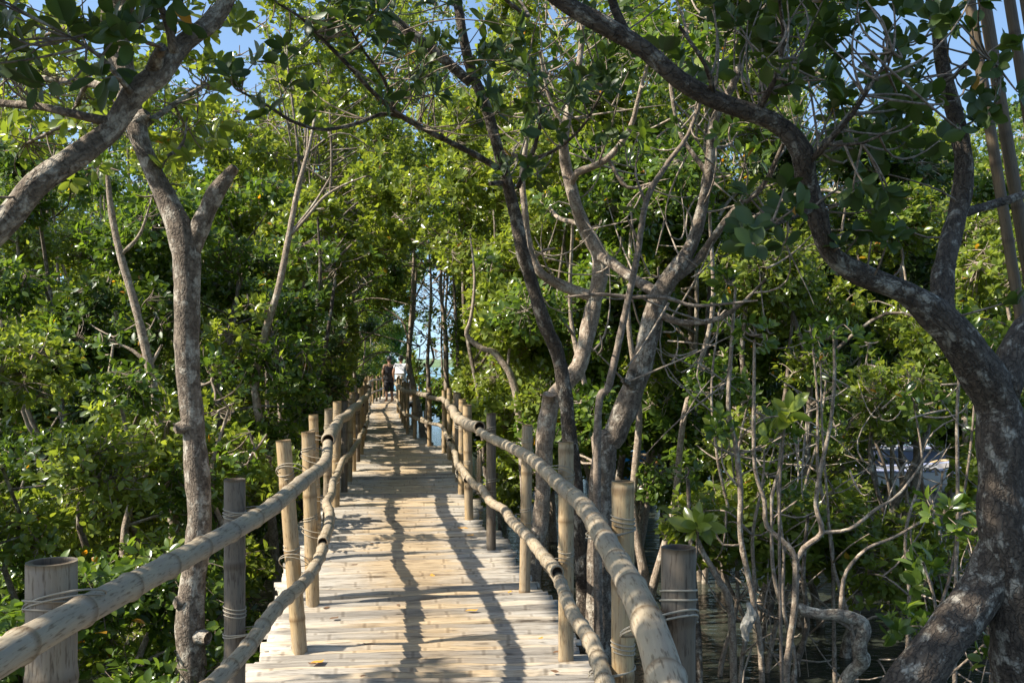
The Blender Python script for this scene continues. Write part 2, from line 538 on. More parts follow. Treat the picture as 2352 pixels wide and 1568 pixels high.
# ------------------------------------------------------------------ boardwalk deck
def boardwalk():
    mb = MB()
    y = 0.6
    k = 0
    while y < 50:
        w = rng.uniform(.036, .088) * (1 if y < 18 else 1.4)
        slope = (LX(y + 1) + RX(y + 1) - LX(y - 1) - RX(y - 1)) / 4
        nx, ny = 1 / math.hypot(1, slope), -slope / math.hypot(1, slope)       # across the walkway
        if y > 18:
            nx, ny = 1, 0
        group = math.floor(k / 9)
        xl = LX(y) - .10 - .12 * hash2(group, 3.0) - rng.uniform(0, .07)
        xr = RX(y) + .03 + .13 * hash2(group, 8.0) + rng.uniform(0, .05)
        c0 = np.array([(xl + xr) / 2, y])
        half = (xr - xl) / 2 / nx
        n = 16 if y < 18 else 7
        s = np.linspace(-half, half, n)
        zj = rng.normal(0, .0055)
        tilt = rng.normal(.003, .008)
        skew = rng.normal(0, .004)
        prof = np.array([[-.5, -.016], [-.43, .004], [-.16 + rng.uniform(-.08, .05), .014 + rng.normal(0, .003)], [.15 + rng.uniform(-.05, .08), .012 + rng.normal(0, .003)], [.43, .002], [.5, -.016]])
        wav = (vnoise(s * 2.3 + k * 7.7, s * 0 + k) - .5) * .012
        zw = (vnoise(s * 3.1 + k * 3.7, s * 0 + k + 50) - .5) * .012 + zj
        nodes = np.abs(((s + rng.uniform(0, .4)) % .38) - .19) < (.5 * 2 * half / n)
        V = np.zeros((n, 6, 3))
        for j in range(6):
            yy = prof[j, 0] * w * (1 + .12 * nodes) + wav + skew * s / half
            V[:, j, 0] = c0[0] + s * nx - yy * ny
            V[:, j, 1] = c0[1] + s * ny + yy * nx
            V[:, j, 2] = zw + prof[j, 1] * (1 + .25 * nodes) + tilt * prof[j, 0] * 2 - .01
        tc = np.zeros((n, 6, 3))
        tc[:, :, 0] = s[:, None] + 9 * hash2(k, 6.6); tc[:, :, 1] = prof[None, :, 0] * w; tc[:, :, 2] = k * 3.37
        t = (V[:, :, 0] - LX(y)) / (RX(y) - LX(y))
        wear = np.exp(-((t - .50) / .27) ** 2)
        idx = np.arange(n * 6).reshape(n, 6)
        q = np.stack([idx[:-1, :-1], idx[:-1, 1:], idx[1:, 1:], idx[1:, :-1]], -1).reshape(-1, 4)
        ends = np.array([idx[0][::-1], idx[-1]])
        mb.add(V, [q, ends], tc, hash2(k, 1.5), wear.ravel())
        y += w * rng.uniform(.96, 1.06)
        k += 1
    tag(mb.build('path', DECK), kind='structure')
    # long bearers and cross beams under the slats
    b = MB()
    ys = np.linspace(.2, 50, 60)
    for f in (.06, .5, .94):
        b.tube(np.stack([LX(ys) * (1 - f) + RX(ys) * f, ys, 0 * ys - .085], -1), .045, 7, seed=int(f * 100))
    for yy in np.arange(.9, 50, 1.25):
        b.tube(np.array([[LX(yy) - .12, yy, -.19], [RX(yy) + .12, yy, -.19]]), .05, 7, seed=int(yy * 10))
    tag(b.build('path_beams', BEAM), kind='structure')


boardwalk()


# ------------------------------------------------------------------ bamboo railings
def node_profile(L, spacing, off, amp, wid=.012):
    d = np.abs((L + off) % spacing - spacing / 2)
    g = np.exp(-(d / wid) ** 2)
    return 1 + amp * g, np.exp(-(np.maximum(0, d - .004) / .007) ** 2) * .45


def bamboo(mb, p0s, rad, seed, seg=12, spacing=.33, amp=.10, step=.02, taper=0.0, hollow=True):
    path = spline(p0s, step)
    L = np.concatenate([[0], np.cumsum(np.linalg.norm(np.diff(path, axis=0), axis=1))])
    sp = spacing * (.85 + .3 * hash2(seed, 2.2))
    mul, nd = node_profile(L, sp, hash2(seed, 4.1) * sp, amp)
    r = rad * mul * (1 - taper * L / L[-1])
    mb.tube(path, r, seg, True, .03, seed, nd, hollow, .3)


POSTS_L = [(2.08, .053, .955, 0), (3.42, .037, .975, 0), (4.62, .036, 1.02, -.09), (5.5, .038, 1.0, -.03), (6.85, .033, 1.03, -.03), (8.0, .034, 1.02, .02), (9.34, .040, 1.03, .02),
           (10.4, .036, 1.0, 0)] + [(y, .034 + .006 * hash2(y, 1.0), .96 + .1 * hash2(y, 2.0), .06 * (hash2(y, 3.0) - .5)) for y in
                                    (11.3, 12.5, 13.7, 14.8, 16.2, 17.6, 19.2, 20.9, 22.6, 24.4, 26.2, 28.0, 29.6, 31.2, 32.8, 34.5, 36.5, 38.6, 41, 44, 47.5)]
POSTS_R = [(1.90, .034, 1.02, 0), (2.98, .035, 1.02, .0), (4.52, .036, 1.02, .0), (5.83, .034, 1.02, .02), (7.21, .036, 1.02, 0), (8.53, .040, 1.03, -.02)] + \
          [(y, .034 + .006 * hash2(y, 5.0), .97 + .09 * hash2(y, 6.0), .05 * (hash2(y, 7.0) - .5)) for y in
           (10.2, 11.3, 12.3, 14.0, 15.1, 16.4, 18.0, 19.2, 20.9, 22.8, 25, 27.5, 30, 32.5, 34.6, 36.2, 37.6, 38.8, 40, 41.2, 42.5, 44, 46, 48)]


def ring(mb, c, axis, r, wr, seed, tilt=.15):
    a = nrm(np.cross(axis, [.3, .7, .2])); b = np.cross(axis, a)
    t = np.linspace(0, 2 * np.pi, 15)
    p = np.asarray(c) + r * (np.cos(t)[:, None] * a + np.sin(t)[:, None] * b) + np.asarray(axis) * (np.sin(t + seed)[:, None] * tilt * r)
    mb.tube(p, wr, 5, False, seed=seed)


def railing(side, posts, line, label):
    s = 1 if side == 'left' else -1
    root = thing('bamboo_railing', (line(2.0), 2.0, 0), label, 'railing', 'bamboo railings along the walkway')
    for k, (y, r, top, lean) in enumerate(posts):
        mb = MB()
        x = line(y)
        base = np.array([x - lean * -1.3 * -1, y, -1.75]); tp = np.array([x + lean, y, top])
        base = np.array([x - lean * 1.4, y, -1.75])
        bamboo(mb, [base, tp], r, k * 3 + (11 if side == 'left' else 57), 14 if y < 12 else 8, .34, .07, .012 if y < 7 else .02 if y < 16 else .05)
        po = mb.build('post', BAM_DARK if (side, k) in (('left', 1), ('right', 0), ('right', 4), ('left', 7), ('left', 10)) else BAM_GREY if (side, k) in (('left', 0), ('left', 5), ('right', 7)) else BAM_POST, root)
        if y < 24:
            w = MB()
            ax = nrm(tp - base)
            if y < 13:
                for zc in (.862, .43):
                    w = MB()
                    rr_ = .037 if zc > .6 else .029
                    nt = 2
                    tt = np.linspace(0, 2 * np.pi * nt, 22 * nt) + .7 * k
                    mid = x + lean * (zc + 1.75) / (top + 1.75) + s * (.037 + (rr_ - r) * .5)
                    ax_ = (r + .074 + rr_) / 2 + .004
                    w.tube(np.stack([mid + ax_ * np.cos(tt), y + (max(r, rr_) + .006) * np.sin(tt), zc + .012 * np.sin(tt * .37 + k) + (.010 + .02 * hash2(k, zc)) * np.sin(tt) * (1 if k % 2 else -1) + .02 * np.cos(tt + k) + np.linspace(-.010, .012, len(tt))], -1), .0024, 5, True, seed=k)
                    w.v = [v - np.array(root.location) for v in w.v]
                    w.build('lashing', WIRE, po)
            for zz in (top - .11 - .03 * (k % 3), .49):
                w = MB()
                a_ = nrm(np.cross(ax, [.3, .7, .2])); b_ = np.cross(ax, a_)
                tt = np.linspace(0, 2 * np.pi * (2.6 if k % 2 else 1.9), 40) + k
                c_ = base + ax * (1.75 + zz)
                w.tube(c_ + r * 1.06 * (np.cos(tt)[:, None] * a_ + np.sin(tt)[:, None] * b_) + ax * (np.linspace(0, .035, 40) + .25 * r * np.sin(tt + 1.3 * k))[:, None], .0023, 5, True, seed=k)
                w.v = [v - np.array(root.location) for v in w.v]
                w.build('lashing', WIRE, po)
    for name, zc, rr, cuts in (('top_rail', .862, .0385, ([(-.6, 6.75), (6.3, 13.9), (13.2, 20.6), (20.0, 28.5), (28, 37), (36.5, 48)] if side == 'left' else
                                                         [(.2, 7.5), (7.25, 11.2), (10.6, 16.6), (15.9, 23), (22.4, 30), (29.6, 37), (36.4, 48)])),
                               ('lower_rail', .43, .029, ([(.6, 5.3), (5.0, 9.2), (8.8, 14.6), (14, 21), (20.5, 29), (28.5, 38), (37, 48)] if side == 'left' else
                                                          [(1.2, 4.75), (4.15, 8.6), (8.1, 12.4), (11.9, 16.7), (16, 22.5), (22, 30), (29.5, 37), (36.5, 48)]))):
        for j, (a, b) in enumerate(cuts):
            r = rr * (.86 if a < 1.5 and name == 'top_rail' else 1) * (1.0 + .16 * ((j % 2) if name == 'top_rail' else hash2(j, 9.0) - .3))
            ys = np.arange(a, b + .01, max(.5, (b - a) / 9))
            ys[-1] = b
            pts = []
            for i, yy in enumerate(ys):
                wx = (hash2(i + j * 7, 1.0 + s) - .5) * .035 * (1 if i not in (0, len(ys) - 1) else 0)
                wz = (hash2(i + j * 7, 2.0 + s) - .5) * .045
                lift = .035 * (1 if j % 2 else 0)
                pts.append([line(yy) + s * (.074 + .006 * (j % 2)) + wx, yy, zc + wz + lift * (1 if i in (0, len(ys) - 1) else .5)])
            mb = MB()
            near = a < 7
            bamboo(mb, pts, r, j * 5 + (3 if side == 'left' else 29) + (100 if name == 'top_rail' else 200), 18 if near else 10, .27 if name == 'top_rail' else .2, .13 if name == 'top_rail' else .17,
                   .012 if a < 3 else .02 if a < 14 else .05, .06)
            mb.build(name, BAM_RAIL, root)


railing('left', POSTS_L, LX, 'weathered bamboo railing along the left side of the walkway, nearest pole crossing bottom left corner')
railing('right', POSTS_R, RX, 'weathered bamboo railing along the right side of the walkway, striped by leaf shadows')

# ------------------------------------------------------------------ leaves
def leaf_template(n, wid, curve):
    """(verts, tris, quads); length along x, width along y, normal +z; folded on the midrib."""
    st = np.linspace(0, 1, n + 2)
    v = [[0, 0, 0]]
    for t in st[1:-1]:
        w = wid * .5 * (math.sin(math.pi * t ** 1.08)) ** .62
        z = -curve * t * t
        v += [[t, w, z + w * .28], [t, 0, z], [t, -w, z + w * .28]]
    v.append([1, 0, -curve])
    tri = [[0, 2, 1], [0, 3, 2]]
    quad = []
    for k in range(n - 1):
        a = 1 + 3 * k
        quad += [[a, a + 1, a + 4, a + 3], [a + 1, a + 2, a + 5, a + 4]]
    a = 1 + 3 * (n - 1); e = len(v) - 1
    tri += [[a, a + 1, e], [a + 1, a + 2, e]]
    return np.array(v, float), np.array(tri), np.array(quad).reshape(-1, 4)


T_NEAR = leaf_template(5, .46, .16)
T_ROUND = leaf_template(5, .60, .12)
T_MID = leaf_template(3, .50, .16)
T_MID2 = leaf_template(2, .52, .14)
T_FAR = leaf_template(1, .62, .10)


def add_leaves(mb, P, A, k, length, T, r, spread=(.5, 1.25), orange=True, run=.35):
    """rosettes at P with axis A: k leaves each"""
    N = len(P)
    if N == 0:
        return
    tv, tri, quad = T
    A = nrm(A)
    ref = np.where(np.abs(A[:, 2:3]) < .9, np.array([[0, 0, 1.0]]), np.array([[1.0, 0, 0]]))
    U = nrm(np.cross(A, ref)); W = np.cross(A, U)
    az = (np.arange(k)[None] * 2.39996 + r.uniform(0, 6.28, (N, 1)) + r.normal(0, .25, (N, k)))
    th = r.uniform(spread[0], spread[1], (N, k))
    rad = U[:, None] * np.cos(az)[..., None] + W[:, None] * np.sin(az)[..., None]
    D = nrm(A[:, None] * np.cos(th)[..., None] + rad * np.sin(th)[..., None])
    Nn = A[:, None] * np.sin(th)[..., None] - rad * np.cos(th)[..., None] + r.normal(0, .28, (N, k, 3))
    Nn = nrm(Nn - D * np.sum(Nn * D, -1, keepdims=True))
    B = np.cross(Nn, D)
    ln = length * r.uniform(.65, 1.2, (N, k))
    st = P[:, None] + D * .12 * length + A[:, None] * length * r.uniform(-run, .2, (N, k, 1)) + r.normal(0, .12 * length * (run > .5), (N, k, 3))
    m = N * k
    D, B, Nn, st, ln = D.reshape(m, 3), B.reshape(m, 3), Nn.reshape(m, 3), st.reshape(m, 3), ln.reshape(m)
    v = st[:, None] + ln[:, None, None] * (tv[None, :, 0:1] * D[:, None] + tv[None, :, 1:2] * B[:, None] + tv[None, :, 2:3] * Nn[:, None])
    nv = len(tv)
    off = (np.arange(m) * nv)[:, None, None]
    rn = np.clip(r.beta(1.6, 2.0, m) * .96, 0, .965)
    if orange:
        rn = np.where(r.uniform(size=m) < .004, .99 + .01 * r.uniform(size=m), rn)
    faces = [(tri[None] + off).reshape(-1, 3)]
    if len(quad):
        faces.append((quad[None] + off).reshape(-1, 4))
    mb.add(v, faces, None, np.repeat(rn, nv))


def add_twigs(mb, A, P, r0, r1, r, sag=.12, seg=3, K=5):
    N = len(A)
    if N == 0:
        return
    d = P - A
    Ld = np.linalg.norm(d, axis=1, keepdims=True)
    M = (A + P) / 2 + r.normal(0, 1, (N, 3)) * Ld * sag + np.array([0, 0, -1.0]) * Ld * sag * .6
    t = np.linspace(0, 1, K)[None, :, None]
    C = A[:, None] * (1 - t) ** 2 + M[:, None] * 2 * t * (1 - t) + P[:, None] * t ** 2
    dn = nrm(d)
    ref = np.where(np.abs(dn[:, 2:3]) < .8, np.array([[0, 0, 1.0]]), np.array([[1.0, 0, 0]]))
    U = nrm(np.cross(dn, ref)); W = np.cross(dn, U)
    ang = np.linspace(0, 2 * np.pi, seg, endpoint=False)
    rad = (np.asarray(r0).reshape(-1, 1, 1) * (1 - t) + np.asarray(r1).reshape(-1, 1, 1) * t) * np.ones((N, K, 1))
    ringv = U[:, None] * np.cos(ang)[None, :, None] + W[:, None] * np.sin(ang)[None, :, None]
    V = C[:, :, None] + rad[..., None] * ringv[:, None]
    idx = np.arange(N * K * seg).reshape(N, K, seg)
    i2 = np.roll(idx, -1, 2)
    q = np.stack([idx[:, :-1], i2[:, :-1], i2[:, 1:], idx[:, 1:]], -1).reshape(-1, 4)
    mb.add(V, [q], None, np.repeat(r.uniform(size=N), K * seg))


# sunlit and shaded stretches of the deck: the canopy is thin where the sun reaches the slats
LITF = interp([(-5, .2), (3.4, .25), (4.2, .62), (6, .74), (9.3, .70), (10.3, .08), (13.2, .08), (14.3, .55), (19, .62), (24, .6), (40, .6)])


def sun_keep(P, r):
    land = P - S * ((P[:, 2] - .05) / S[2])[:, None]
    ly = np.clip(land[:, 1], -3, 52)
    c = (LX(ly) + RX(ly)) / 2
    t = land[:, 0] - c
    on = (t > -1.0) & (t < 1.0) & (land[:, 1] > -2) & (land[:, 1] < 45) & (P[:, 2] > .2)
    nz = .65 * vnoise(land[:, 0] * 1.9 + 3, land[:, 1] * 2.6, 5) + .35 * vnoise(land[:, 0] * 4.5, land[:, 1] * 6, 9)
    lit = nz < (.26 + .50 * LITF(land[:, 1]) - .16 * np.clip((-.15 - t) / .5, 0, 1))
    keep = np.where(on & lit, r.uniform(size=len(P)) < .025, True)
    for tgt, rad_ in (((-4.2, 35.7, 1.2), .75), ((7.2, 18.5, -.6), 1.3), ((8.8, 18.9, -.6), 1.2), ((2.5, 19, -.6), .9)):
        q = P - np.array(tgt)
        dist = np.linalg.norm(q - (q @ S)[:, None] * S, axis=1)
        keep &= ~((dist < rad_) & (q @ S > 0))
    # sunlight reaches to an uneven depth into the crowns
    cut = 1.2 + 11 * (.6 * vnoise(land[:, 0] * 1.3 + 31, land[:, 1] * 1.6 + 7, 15) + .4 * vnoise(land[:, 0] * 3.1, land[:, 1] * 3.7, 21)) ** 1.2
    keep &= (P[:, 2] / S[2] < cut) | (r.uniform(size=len(P)) < np.where(P[:, 0] > 0, .24, .34)) | (P[:, 1] < 4.6)
    return keep


# openings between crowns where sky and sea show (photo units, how much foliage stays, from which depth)
GAPS = [(996, 730, 58, 122, .03, 8), (1000, 835, 46, 45, .02, 5), (925, 860, 24, 50, .0, 5), (563, 130, 50, 150, .05, 4.6), (1085, 150, 50, 75, .15, 7.2),
        (2050, 215, 150, 70, .10, 5.2), (1960, 130, 40, 60, .2, 5), (455, 205, 70, 40, .25, 6), (40, 150, 60, 90, .45, 6), (2190, 180, 60, 110, .15, 5),
        (2075, 1065, 140, 60, .02, 5), (1456, 1110, 16, 24, .0, 5), (1000, 600, 70, 90, .35, 12)]


def view_keep(P, r):
    px, py = proj(P)
    keep = np.ones(len(P), bool)
    for gx, gy, rx, ry, kp, ym in GAPS:
        ins = (((px - gx) / rx) ** 2 + ((py - gy) / ry) ** 2 < r.uniform(.7, 1.25, len(P))) & (P[:, 1] > ym)
        keep &= ~ins | (r.uniform(size=len(P)) < kp)
    yy = np.clip(P[:, 1], -3, 52)
    walk = (P[:, 0] > LX(yy) - .2) & (P[:, 0] < RX(yy) + .2) & (P[:, 2] < np.interp(P[:, 1], [0, 8, 12, 30], [2.6, 2.6, 2.7, 2.6])) & (P[:, 2] > -.4)
    keep &= ~walk
    keep &= (P[:, 1] > 1.2) | (np.abs(P[:, 0]) > 1.4)
    return keep


SKYLINE = interp([(-400, -60), (0, 50), (100, 35), (250, 60), (330, 120), (420, 165), (500, 235), (560, 285), (610, 235), (665, 90), (730, 0), (800, -60), (930, -60), (1010, 40),
                  (1060, 170), (1120, 215), (1190, 130), (1280, -20), (1500, -140), (1780, -80), (1870, 140), (1960, 215), (2050, 225), (2150, 245), (2250, 235), (2352, 200), (2700, 150)])


def clump_points(C, R, n, r, flat=.8):
    """n rosette positions in each clump, biased to its shell; returns P, axis, clump index"""
    Ps, As, Is = [], [], []
    for k in range(len(C)):
        d = nrm(r.normal(0, 1, (n[k], 3)))
        u = r.uniform(0, 1, n[k]) ** .42 * r.uniform(.85, 1.12, n[k])
        d2 = d * np.array([1, 1, flat])
        Ps.append(C[k] + R[k] * d2 * u[:, None])
        As.append(nrm(d * .8 + np.array([0, 0, .75]) + r.normal(0, .35, d.shape)))
        Is.append(np.full(n[k], k))
    return np.vstack(Ps), np.vstack(As), np.concatenate(Is)


def foliage(root, C, R, n, k, length, T, mat, r, limb_from=None, twig_share=.6, twig_mat=None, twig_r=.004, extra=None, sunny=True, crown_name='crown', web=None, run=.35):
    """crown (leaves) and twigs of one tree"""
    twig_mat = twig_mat or TWIG
    lv = MB(); tw = lv
    tw.mi = 1
    if len(C):
        P, A, I = clump_points(C, R, n, r)
        keep = view_keep(P, r)
        if sunny:
            keep &= sun_keep(P, r)
        if limb_from is not None:
            keep &= P[:, 2] > WATER_Z + .15
        P, A, I = P[keep], A[keep], I[keep]
        # sub-branches: each clump has a few nodes, rosettes hang on the nearest
        ns = 5
        sub = C[:, None] + nrm(r.normal(0, 1, (len(C), ns, 3))) * R[:, None, None] * .5
        if twig_r > 0:
            add_twigs(tw, np.repeat(C, ns, 0), sub.reshape(-1, 3), np.full(len(C) * ns, twig_r * 2.4), np.full(len(C) * ns, twig_r * 1.5), r, .15, 4)
            d = np.linalg.norm(P[:, None] - sub[I], axis=-1)
            best = d.argmin(1)
            sel = r.uniform(size=len(P)) < twig_share
            anc = sub[I, best]
            add_twigs(tw, anc[sel], P[sel], np.full(sel.sum(), twig_r), np.full(sel.sum(), twig_r * .55), r, .16)
        lv.mi = 0
        add_leaves(lv, P, A, k, length * r.uniform(.85, 1.15), T, r, (.45, 1.45) if run > .5 else (.5, 1.25), True, run)
        lv.mi = 1
    if extra is not None:
        EP, EA, EAnc, el, eT, ek = extra
        lv.mi = 0
        add_leaves(lv, EP, EA, ek, el, eT, r, (.55, 1.45))
        lv.mi = 1
        add_twigs(tw, EAnc, EP, np.full(len(EP), .0055), np.full(len(EP), .003), r, .20, 5, 7)
    if web is not None:
        m = len(web[0])
        add_twigs(tw, web[0], web[1], np.full(m, .0085), np.full(m, .003), r, .25, 5, 7)
    if lv.n:
        lv.build(crown_name, [mat, twig_mat], root)


def px_path(pts):
    """[(px, py, depth, width px)] -> rows of x, y, z, radius"""
    out = []
    for px, py, Y, w in pts:
        out.append(np.append(at(px, py, Y), w / 2 / F * Y))
    return np.array(out)


def add_limbs(mb, limbs, seed, seg=12, rough=.10, step=.05):
    allp = []
    for j, l in enumerate(limbs):
        p = spline(px_path(l) if not isinstance(l, np.ndarray) else l, step)
        mb.tube(p[:, :3], np.maximum(p[:, 3], .002), seg if p[:, 3].max() > .03 else 8, True, rough, seed + j * 7)
        allp.append(p)
    return np.vstack(allp)


def scatter(boxes, limb_pts, r):
    """rosettes placed in boxes of picture x range, y range, depth range; each is carried by the nearest limb"""
    P = []
    for (x0, x1, y0, y1, d0, d1, n) in boxes:
        Y = r.uniform(d0, d1, n)
        px, py = r.uniform(x0, x1, n), r.uniform(y0, y1, n)
        P.append(np.stack([(px - CXP) / F * Y, Y, H + (HOR - py) / F * Y], -1))
    P = np.vstack(P)
    d = np.linalg.norm(P[:, None] - limb_pts[None, :, :3], axis=-1)
    d = d * (1 + .45 * r.uniform(size=d.shape)) + (limb_pts[None, :, 3] > .03) * .08
    anc = limb_pts[d.argmin(1), :3]
    out = nrm(P - anc)
    A = nrm(out * .7 + np.array([0, -.15, .35]) + r.normal(0, .45, P.shape))
    return P, A, anc


# ------------------------------------------------------------------ individual trees
def hero(name, label, limbs, bark, seed, clumps=(), boxes=None, leaf=.10, k=6, T=None, mat=None, kk=7, seg=14, dens=60, cat='tree', group=None, rough=.10, twig_mat=None, sunny=True, knots=(), pts=(), bare=0):
    r = np.random.default_rng(seed)
    base = px_path(limbs[0][:1])[0, :3]
    root = thing(name, (base[0], base[1], max(base[2], -1.8)), label, cat, group)
    mb = MB()
    lp = add_limbs(mb, limbs, seed, seg, rough)
    C = np.array([np.array(c[:3]) if abs(c[0]) < 10 else at(c[0], c[1], c[2]) for c in clumps], float).reshape(-1, 3)
    R = np.array([c[3] if abs(c[0]) < 10 else c[3] / F * c[2] for c in clumps])
    for c, rr in zip(C, R):                            # a limb from the nearest wood to every clump
        d = np.linalg.norm(lp[:, :3] - c, axis=1)
        a = lp[d.argmin()]
        if d.min() > .1:
            mid = (a[:3] + c) / 2 + r.normal(0, .08, 3) * d.min() + np.array([0, 0, -.08]) * d.min()
            w = min(a[3] * .7, .012 + .012 * d.min())
            pp = spline(np.array([np.append(a[:3], w), np.append(mid, w * .8), np.append(c, w * .45)]), .06)
            mb.tube(pp[:, :3], pp[:, 3], 8, True, .08, seed + 5)
    for (px, py, Y, s) in knots:                       # broken stubs and knots on the trunk
        c = at(px, py, Y)
        d = np.linalg.norm(lp[:, :3] - c, axis=1)
        a = lp[d.argmin(), :3]
        mb.tube(spline(np.array([a, (a + c) / 2, c]), .02), np.linspace(s * 1.25, s * .8, len(spline(np.array([a, (a + c) / 2, c]), .02))), 9, True, .25, seed + int(px))
    mb.build('trunk', bark, root)
    extra = None
    if boxes or len(pts):
        EP = []
        bx = list(boxes or []) + [(p[0] - 4, p[0] + 4, p[1] - 4, p[1] + 4, p[2] - .05, p[2] + .05, 1) for p in pts]
        EP, EA, EAnc = scatter(bx, lp, r)
        kp = sun_keep(EP, r)
        extra = (EP[kp], EA[kp], EAnc[kp], leaf, T or T_NEAR, kk)
    n = np.maximum(8, (dens * (R / .5) ** 2)).astype(int) if len(R) else np.zeros(0, int)
    web = None
    if bare:
        thin = lp[lp[:, 3] < .06]
        a = thin[r.integers(0, len(thin), bare), :3]
        web = (a, a + nrm(r.normal(0, 1, (bare, 3)) + np.array([0, 0, .35])) * r.uniform(.35, 1.1, (bare, 1)))
        k2 = r.integers(0, bare, bare)
        f = r.uniform(.4, .9, (bare, 1))
        b = web[0][k2] * (1 - f) + web[1][k2] * f
        web = (np.vstack([web[0], b]), np.vstack([web[1], b + nrm(r.normal(0, 1, (bare, 3)) + np.array([0, 0, .4])) * r.uniform(.2, .6, (bare, 1))]))
    foliage(root, C, R, n, k, leaf, T_MID if not T else T, mat or LEAF_MID, r, 1, .7, twig_mat, .004, extra, sunny, web=web)
    return root


# limb leaning in from the left, nearest
hero('mangrove_tree', 'thick grey lichen-spotted limb slanting upward in front of the tall forked trunk', [
    [(-900, 2900, 3.2, 130), (-800, 1500, 3.3, 100), (-400, 900, 3.4, 84), (-150, 650, 3.5, 70), (0, 522, 3.5, 60), (80, 425, 3.5, 56), (180, 356, 3.55, 54), (258, 296, 3.6, 50),
     (306, 218, 3.6, 54), (362, 172, 3.6, 52), (425, 98, 3.65, 42), (495, 40, 3.7, 40), (548, -50, 3.7, 36), (700, -300, 3.8, 36), (800, -600, 3.9, 26)],
    [(252, 280, 3.58, 24), (170, 262, 3.6, 20), (90, 245, 3.7, 18), (-60, 225, 3.8, 18), (-200, 150, 3.8, 10)],
    [(300, 212, 3.55, 14), (232, 132, 3.45, 11), (165, 88, 3.4, 8)],
    [(350, 175, 3.6, 40), (362, 130, 3.55, 30), (372, 108, 3.5, 24)],
    [(400, 120, 3.6, 24), (380, 40, 3.55, 18), (330, -60, 3.5, 12)]],
    BARK, 11, clumps=[(-2.6, 3.2, 4.2, .9), (-1.5, 3.3, 4.7, .9), (-3.3, 4.3, 4.4, .9), (-.6, 3.6, 4.9, .8), (-2.4, 2.0, 4.4, .9), (-1.2, 2.0, 4.9, .8), (-2.75, 1.2, 2.4, .6), (-2.75, 2.1, 2.5, .6), (-2.8, 2.9, 2.5, .6), (-2.5, 1.8, 3.45, .6), (-2.9, 2.8, 3.7, .6), (-2.6, .9, 3.4, .55), (-3.4, 3.2, 3.0, .6)],  # clumps out of view; the low outer ones added to shade the near rails
    boxes=[(-40, 110, 20, 420, 3.2, 4.2, 16), (130, 300, 40, 180, 3.3, 3.6, 9), (300, 470, -40, 60, 3.4, 3.8, 7), (-60, 120, 300, 470, 3.0, 3.6, 5)],
    leaf=.095, mat=LEAF_DARK, kk=7, dens=115)

# forked trunk just outside the left railing
hero('mangrove_tree', 'tall grey forked trunk with a sawn-off stub, just outside the left railing', [
    [(450, 2200, 5.5, 95), (440, 1568, 5.5, 68), (437, 1400, 5.5, 60), (458, 1200, 5.5, 56), (445, 1000, 5.5, 54), (430, 830, 5.5, 54), (430, 640, 5.5, 58), (424, 560, 5.5, 64),
     (388, 470, 5.5, 48), (345, 380, 5.5, 45), (315, 300, 5.5, 46), (290, 200, 5.6, 48), (268, 90, 5.7, 58), (262, 0, 5.8, 60), (250, -120, 5.9, 52), (240, -400, 6, 40)],
    [(432, 590, 5.5, 46), (460, 520, 5.5, 44), (498, 440, 5.5, 38), (540, 384, 5.5, 22)],
    [(268, 60, 5.7, 34), (300, 0, 5.7, 30), (340, -120, 5.7, 22)],
    [(290, 215, 5.6, 22), (200, 190, 6, 17), (100, 180, 6.4, 13), (0, 150, 6.8, 8)], [(200, 190, 6, 12), (150, 280, 6.3, 9), (60, 330, 6.6, 6)], [(268, 80, 5.7, 16), (180, 60, 6, 12), (80, 90, 6.3, 7)],
    [(315, 300, 5.5, 18), (400, 240, 6, 13), (480, 190, 6.4, 8)], [(400, 240, 6, 8), (430, 300, 6.2, 6)], [(275, 60, 5.7, 16), (380, 40, 6, 11), (480, 80, 6.2, 7)],
    [(358, 395, 5.5, 12), (385, 360, 5.6, 9), (420, 330, 5.7, 6), (430, 270, 5.8, 4)]],
    BARK, 23, clumps=[(-2.9, 5.6, 4.6, .9), (-2.2, 6.1, 4.9, .9), (-3.6, 6.4, 4.5, .9), (-1.9, 5.0, 5.1, .7)], knots=[(402, 1385, 5.45, .05), (478, 1465, 5.45, .045), (402, 985, 5.45, .045), (340, 262, 5.5, .05)],
    boxes=[(200, 480, 180, 420, 5.4, 6.2, 16), (-40, 250, 40, 430, 6.0, 7.4, 120), (250, 530, 50, 340, 5.9, 7.2, 70), (-40, 560, -60, 60, 5.5, 6.6, 50)], leaf=.105, mat=LEAF_LIGHT)

